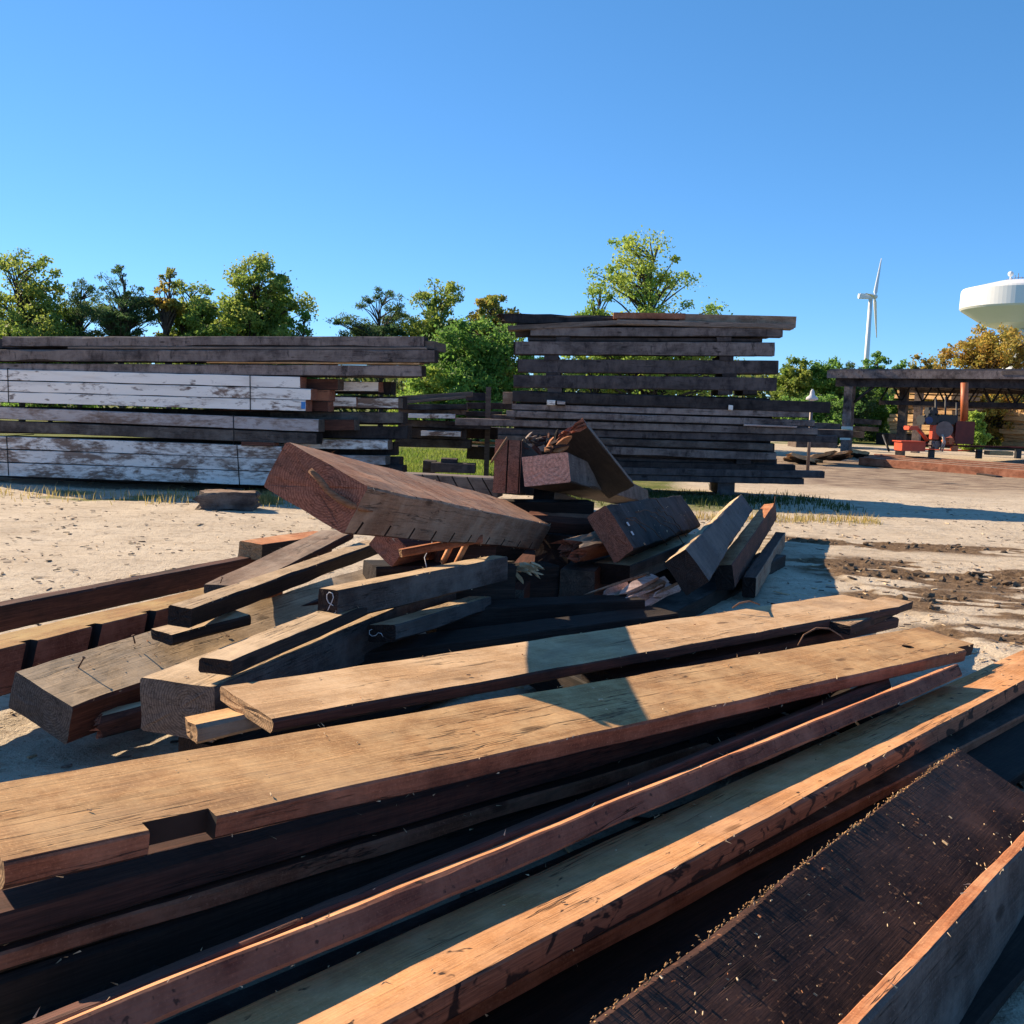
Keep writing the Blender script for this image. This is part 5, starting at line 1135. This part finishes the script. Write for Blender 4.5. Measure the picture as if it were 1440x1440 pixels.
for key, n_, f0, f1 in (('P6', 260, .05, .95), ('P1', 40, .02, .98), ('P4', 40, .05, .9), ('P2', 40, .02, .98), ('L6', 10, 0, .3), ('L3', 30, .02, .5), ('L10', 20, .02, .9), ('C8', 30, .1, .9)):
    o, L, w_, t_ = TIMBER[key]; mm = o.matrix_world; N = (mm.to_3x3() @ UP).normalized()
    for i in range(n_):
        x = L * (rs.uniform(f0, f1) - .5); y = rs.uniform(-.47, .47) * w_
        if key == 'P6' and noise.noise(Vector((x * 3, y * 5, 0))) < rs.uniform(-.5, .35): continue
        pts.append((mm @ Vector((x, y, t_ / 2 + .004)), N))
chips('sawdust_chips', pts, [M['pale'], M['orange'], M['tan2'], M['pale']], rs, 'small wood chips and sawdust lying on the planks', .0018, .006)
# weeds and grass
def grass(name, n, fn, hmin, hmax, mat, label, seed, wd=.006):
    rs = random.Random(seed); vs = []; fs = []
    for i in range(n):
        q = fn(rs)
        if q is None: continue
        x, y = q; z = ground_h(x, y) - .01; h_ = rs.uniform(hmin, hmax); a = rs.uniform(0, 6.28); ln = rs.uniform(.1, .6) * h_; dx, dy = math.cos(a) * ln, math.sin(a) * ln; b_ = rs.uniform(0, 6.28); sx, sy = math.cos(b_) * wd, math.sin(b_) * wd; k_ = len(vs)
        vs += [(x - sx, y - sy, z), (x + sx, y + sy, z), (x + dx * .4 + sx * .7, y + dy * .4 + sy * .7, z + h_ * .6), (x + dx * .4 - sx * .7, y + dy * .4 - sy * .7, z + h_ * .6), (x + dx, y + dy, z + h_)]
        fs += [(k_, k_ + 1, k_ + 2, k_ + 3), (k_ + 3, k_ + 2, k_ + 4)]
    me = bpy.data.meshes.new(name); me.from_pydata(vs, [], fs); me.materials.append(mat); o = bpy.data.objects.new(name, me); col.objects.link(o); o['kind'] = 'stuff'; o['label'] = label
DRYG = leafmat('dry_grass_blades', (.42, .31, .11), (.35, .28, .10), (.22, .22, .07), 2)
GRNG = leafmat('green_grass_blades', (.12, .20, .03), (.22, .26, .05), (.08, .12, .03), 1)
DKG = leafmat('shade_toned_weeds', (.05, .08, .025), (.09, .11, .03), (.04, .06, .02), 1)  # weed green darkened to carry the stack's shade in the colour
def dryf(rs):
    x = rs.uniform(-9, -2.2); y = 15.6 + rs.gauss(0, .35)
    return (x, y) if noise.noise(Vector((x * 1.1, y * .8, 4))) > rs.uniform(-.2, .35) and x > -6.2 or rs.random() < .06 else None
grass('dry_grass', 9000, dryf, .05, .2, DRYG, 'dry yellow grass along the foot of the left stack', 1)
def grf(rs):
    x = rs.uniform(-4.5, 2.2); y = rs.uniform(18.8, 34); return x, y
grass('green_grass', 26000, grf, .05, .18, GRNG, 'bright green grass between and behind the stacks', 2, .012)
def shf(rs):
    x = rs.uniform(.6, 6); y = rs.gauss(18.2, .7); return (x, y) if noise.noise(Vector((x, y, 4))) > rs.uniform(-.5, .4) and y > 15.8 else None
grass('shaded_weeds', 5000, shf, .04, .16, DKG, 'low green weeds in the shade before the right stack', 3, .009)
def edf(rs):
    x = rs.uniform(2.6, 5.6); y = rs.gauss(15.2, .2); return x, y
grass('dry_weeds', 900, edf, .04, .16, DRYG, 'thin dry weeds at the edge of the shade', 4)
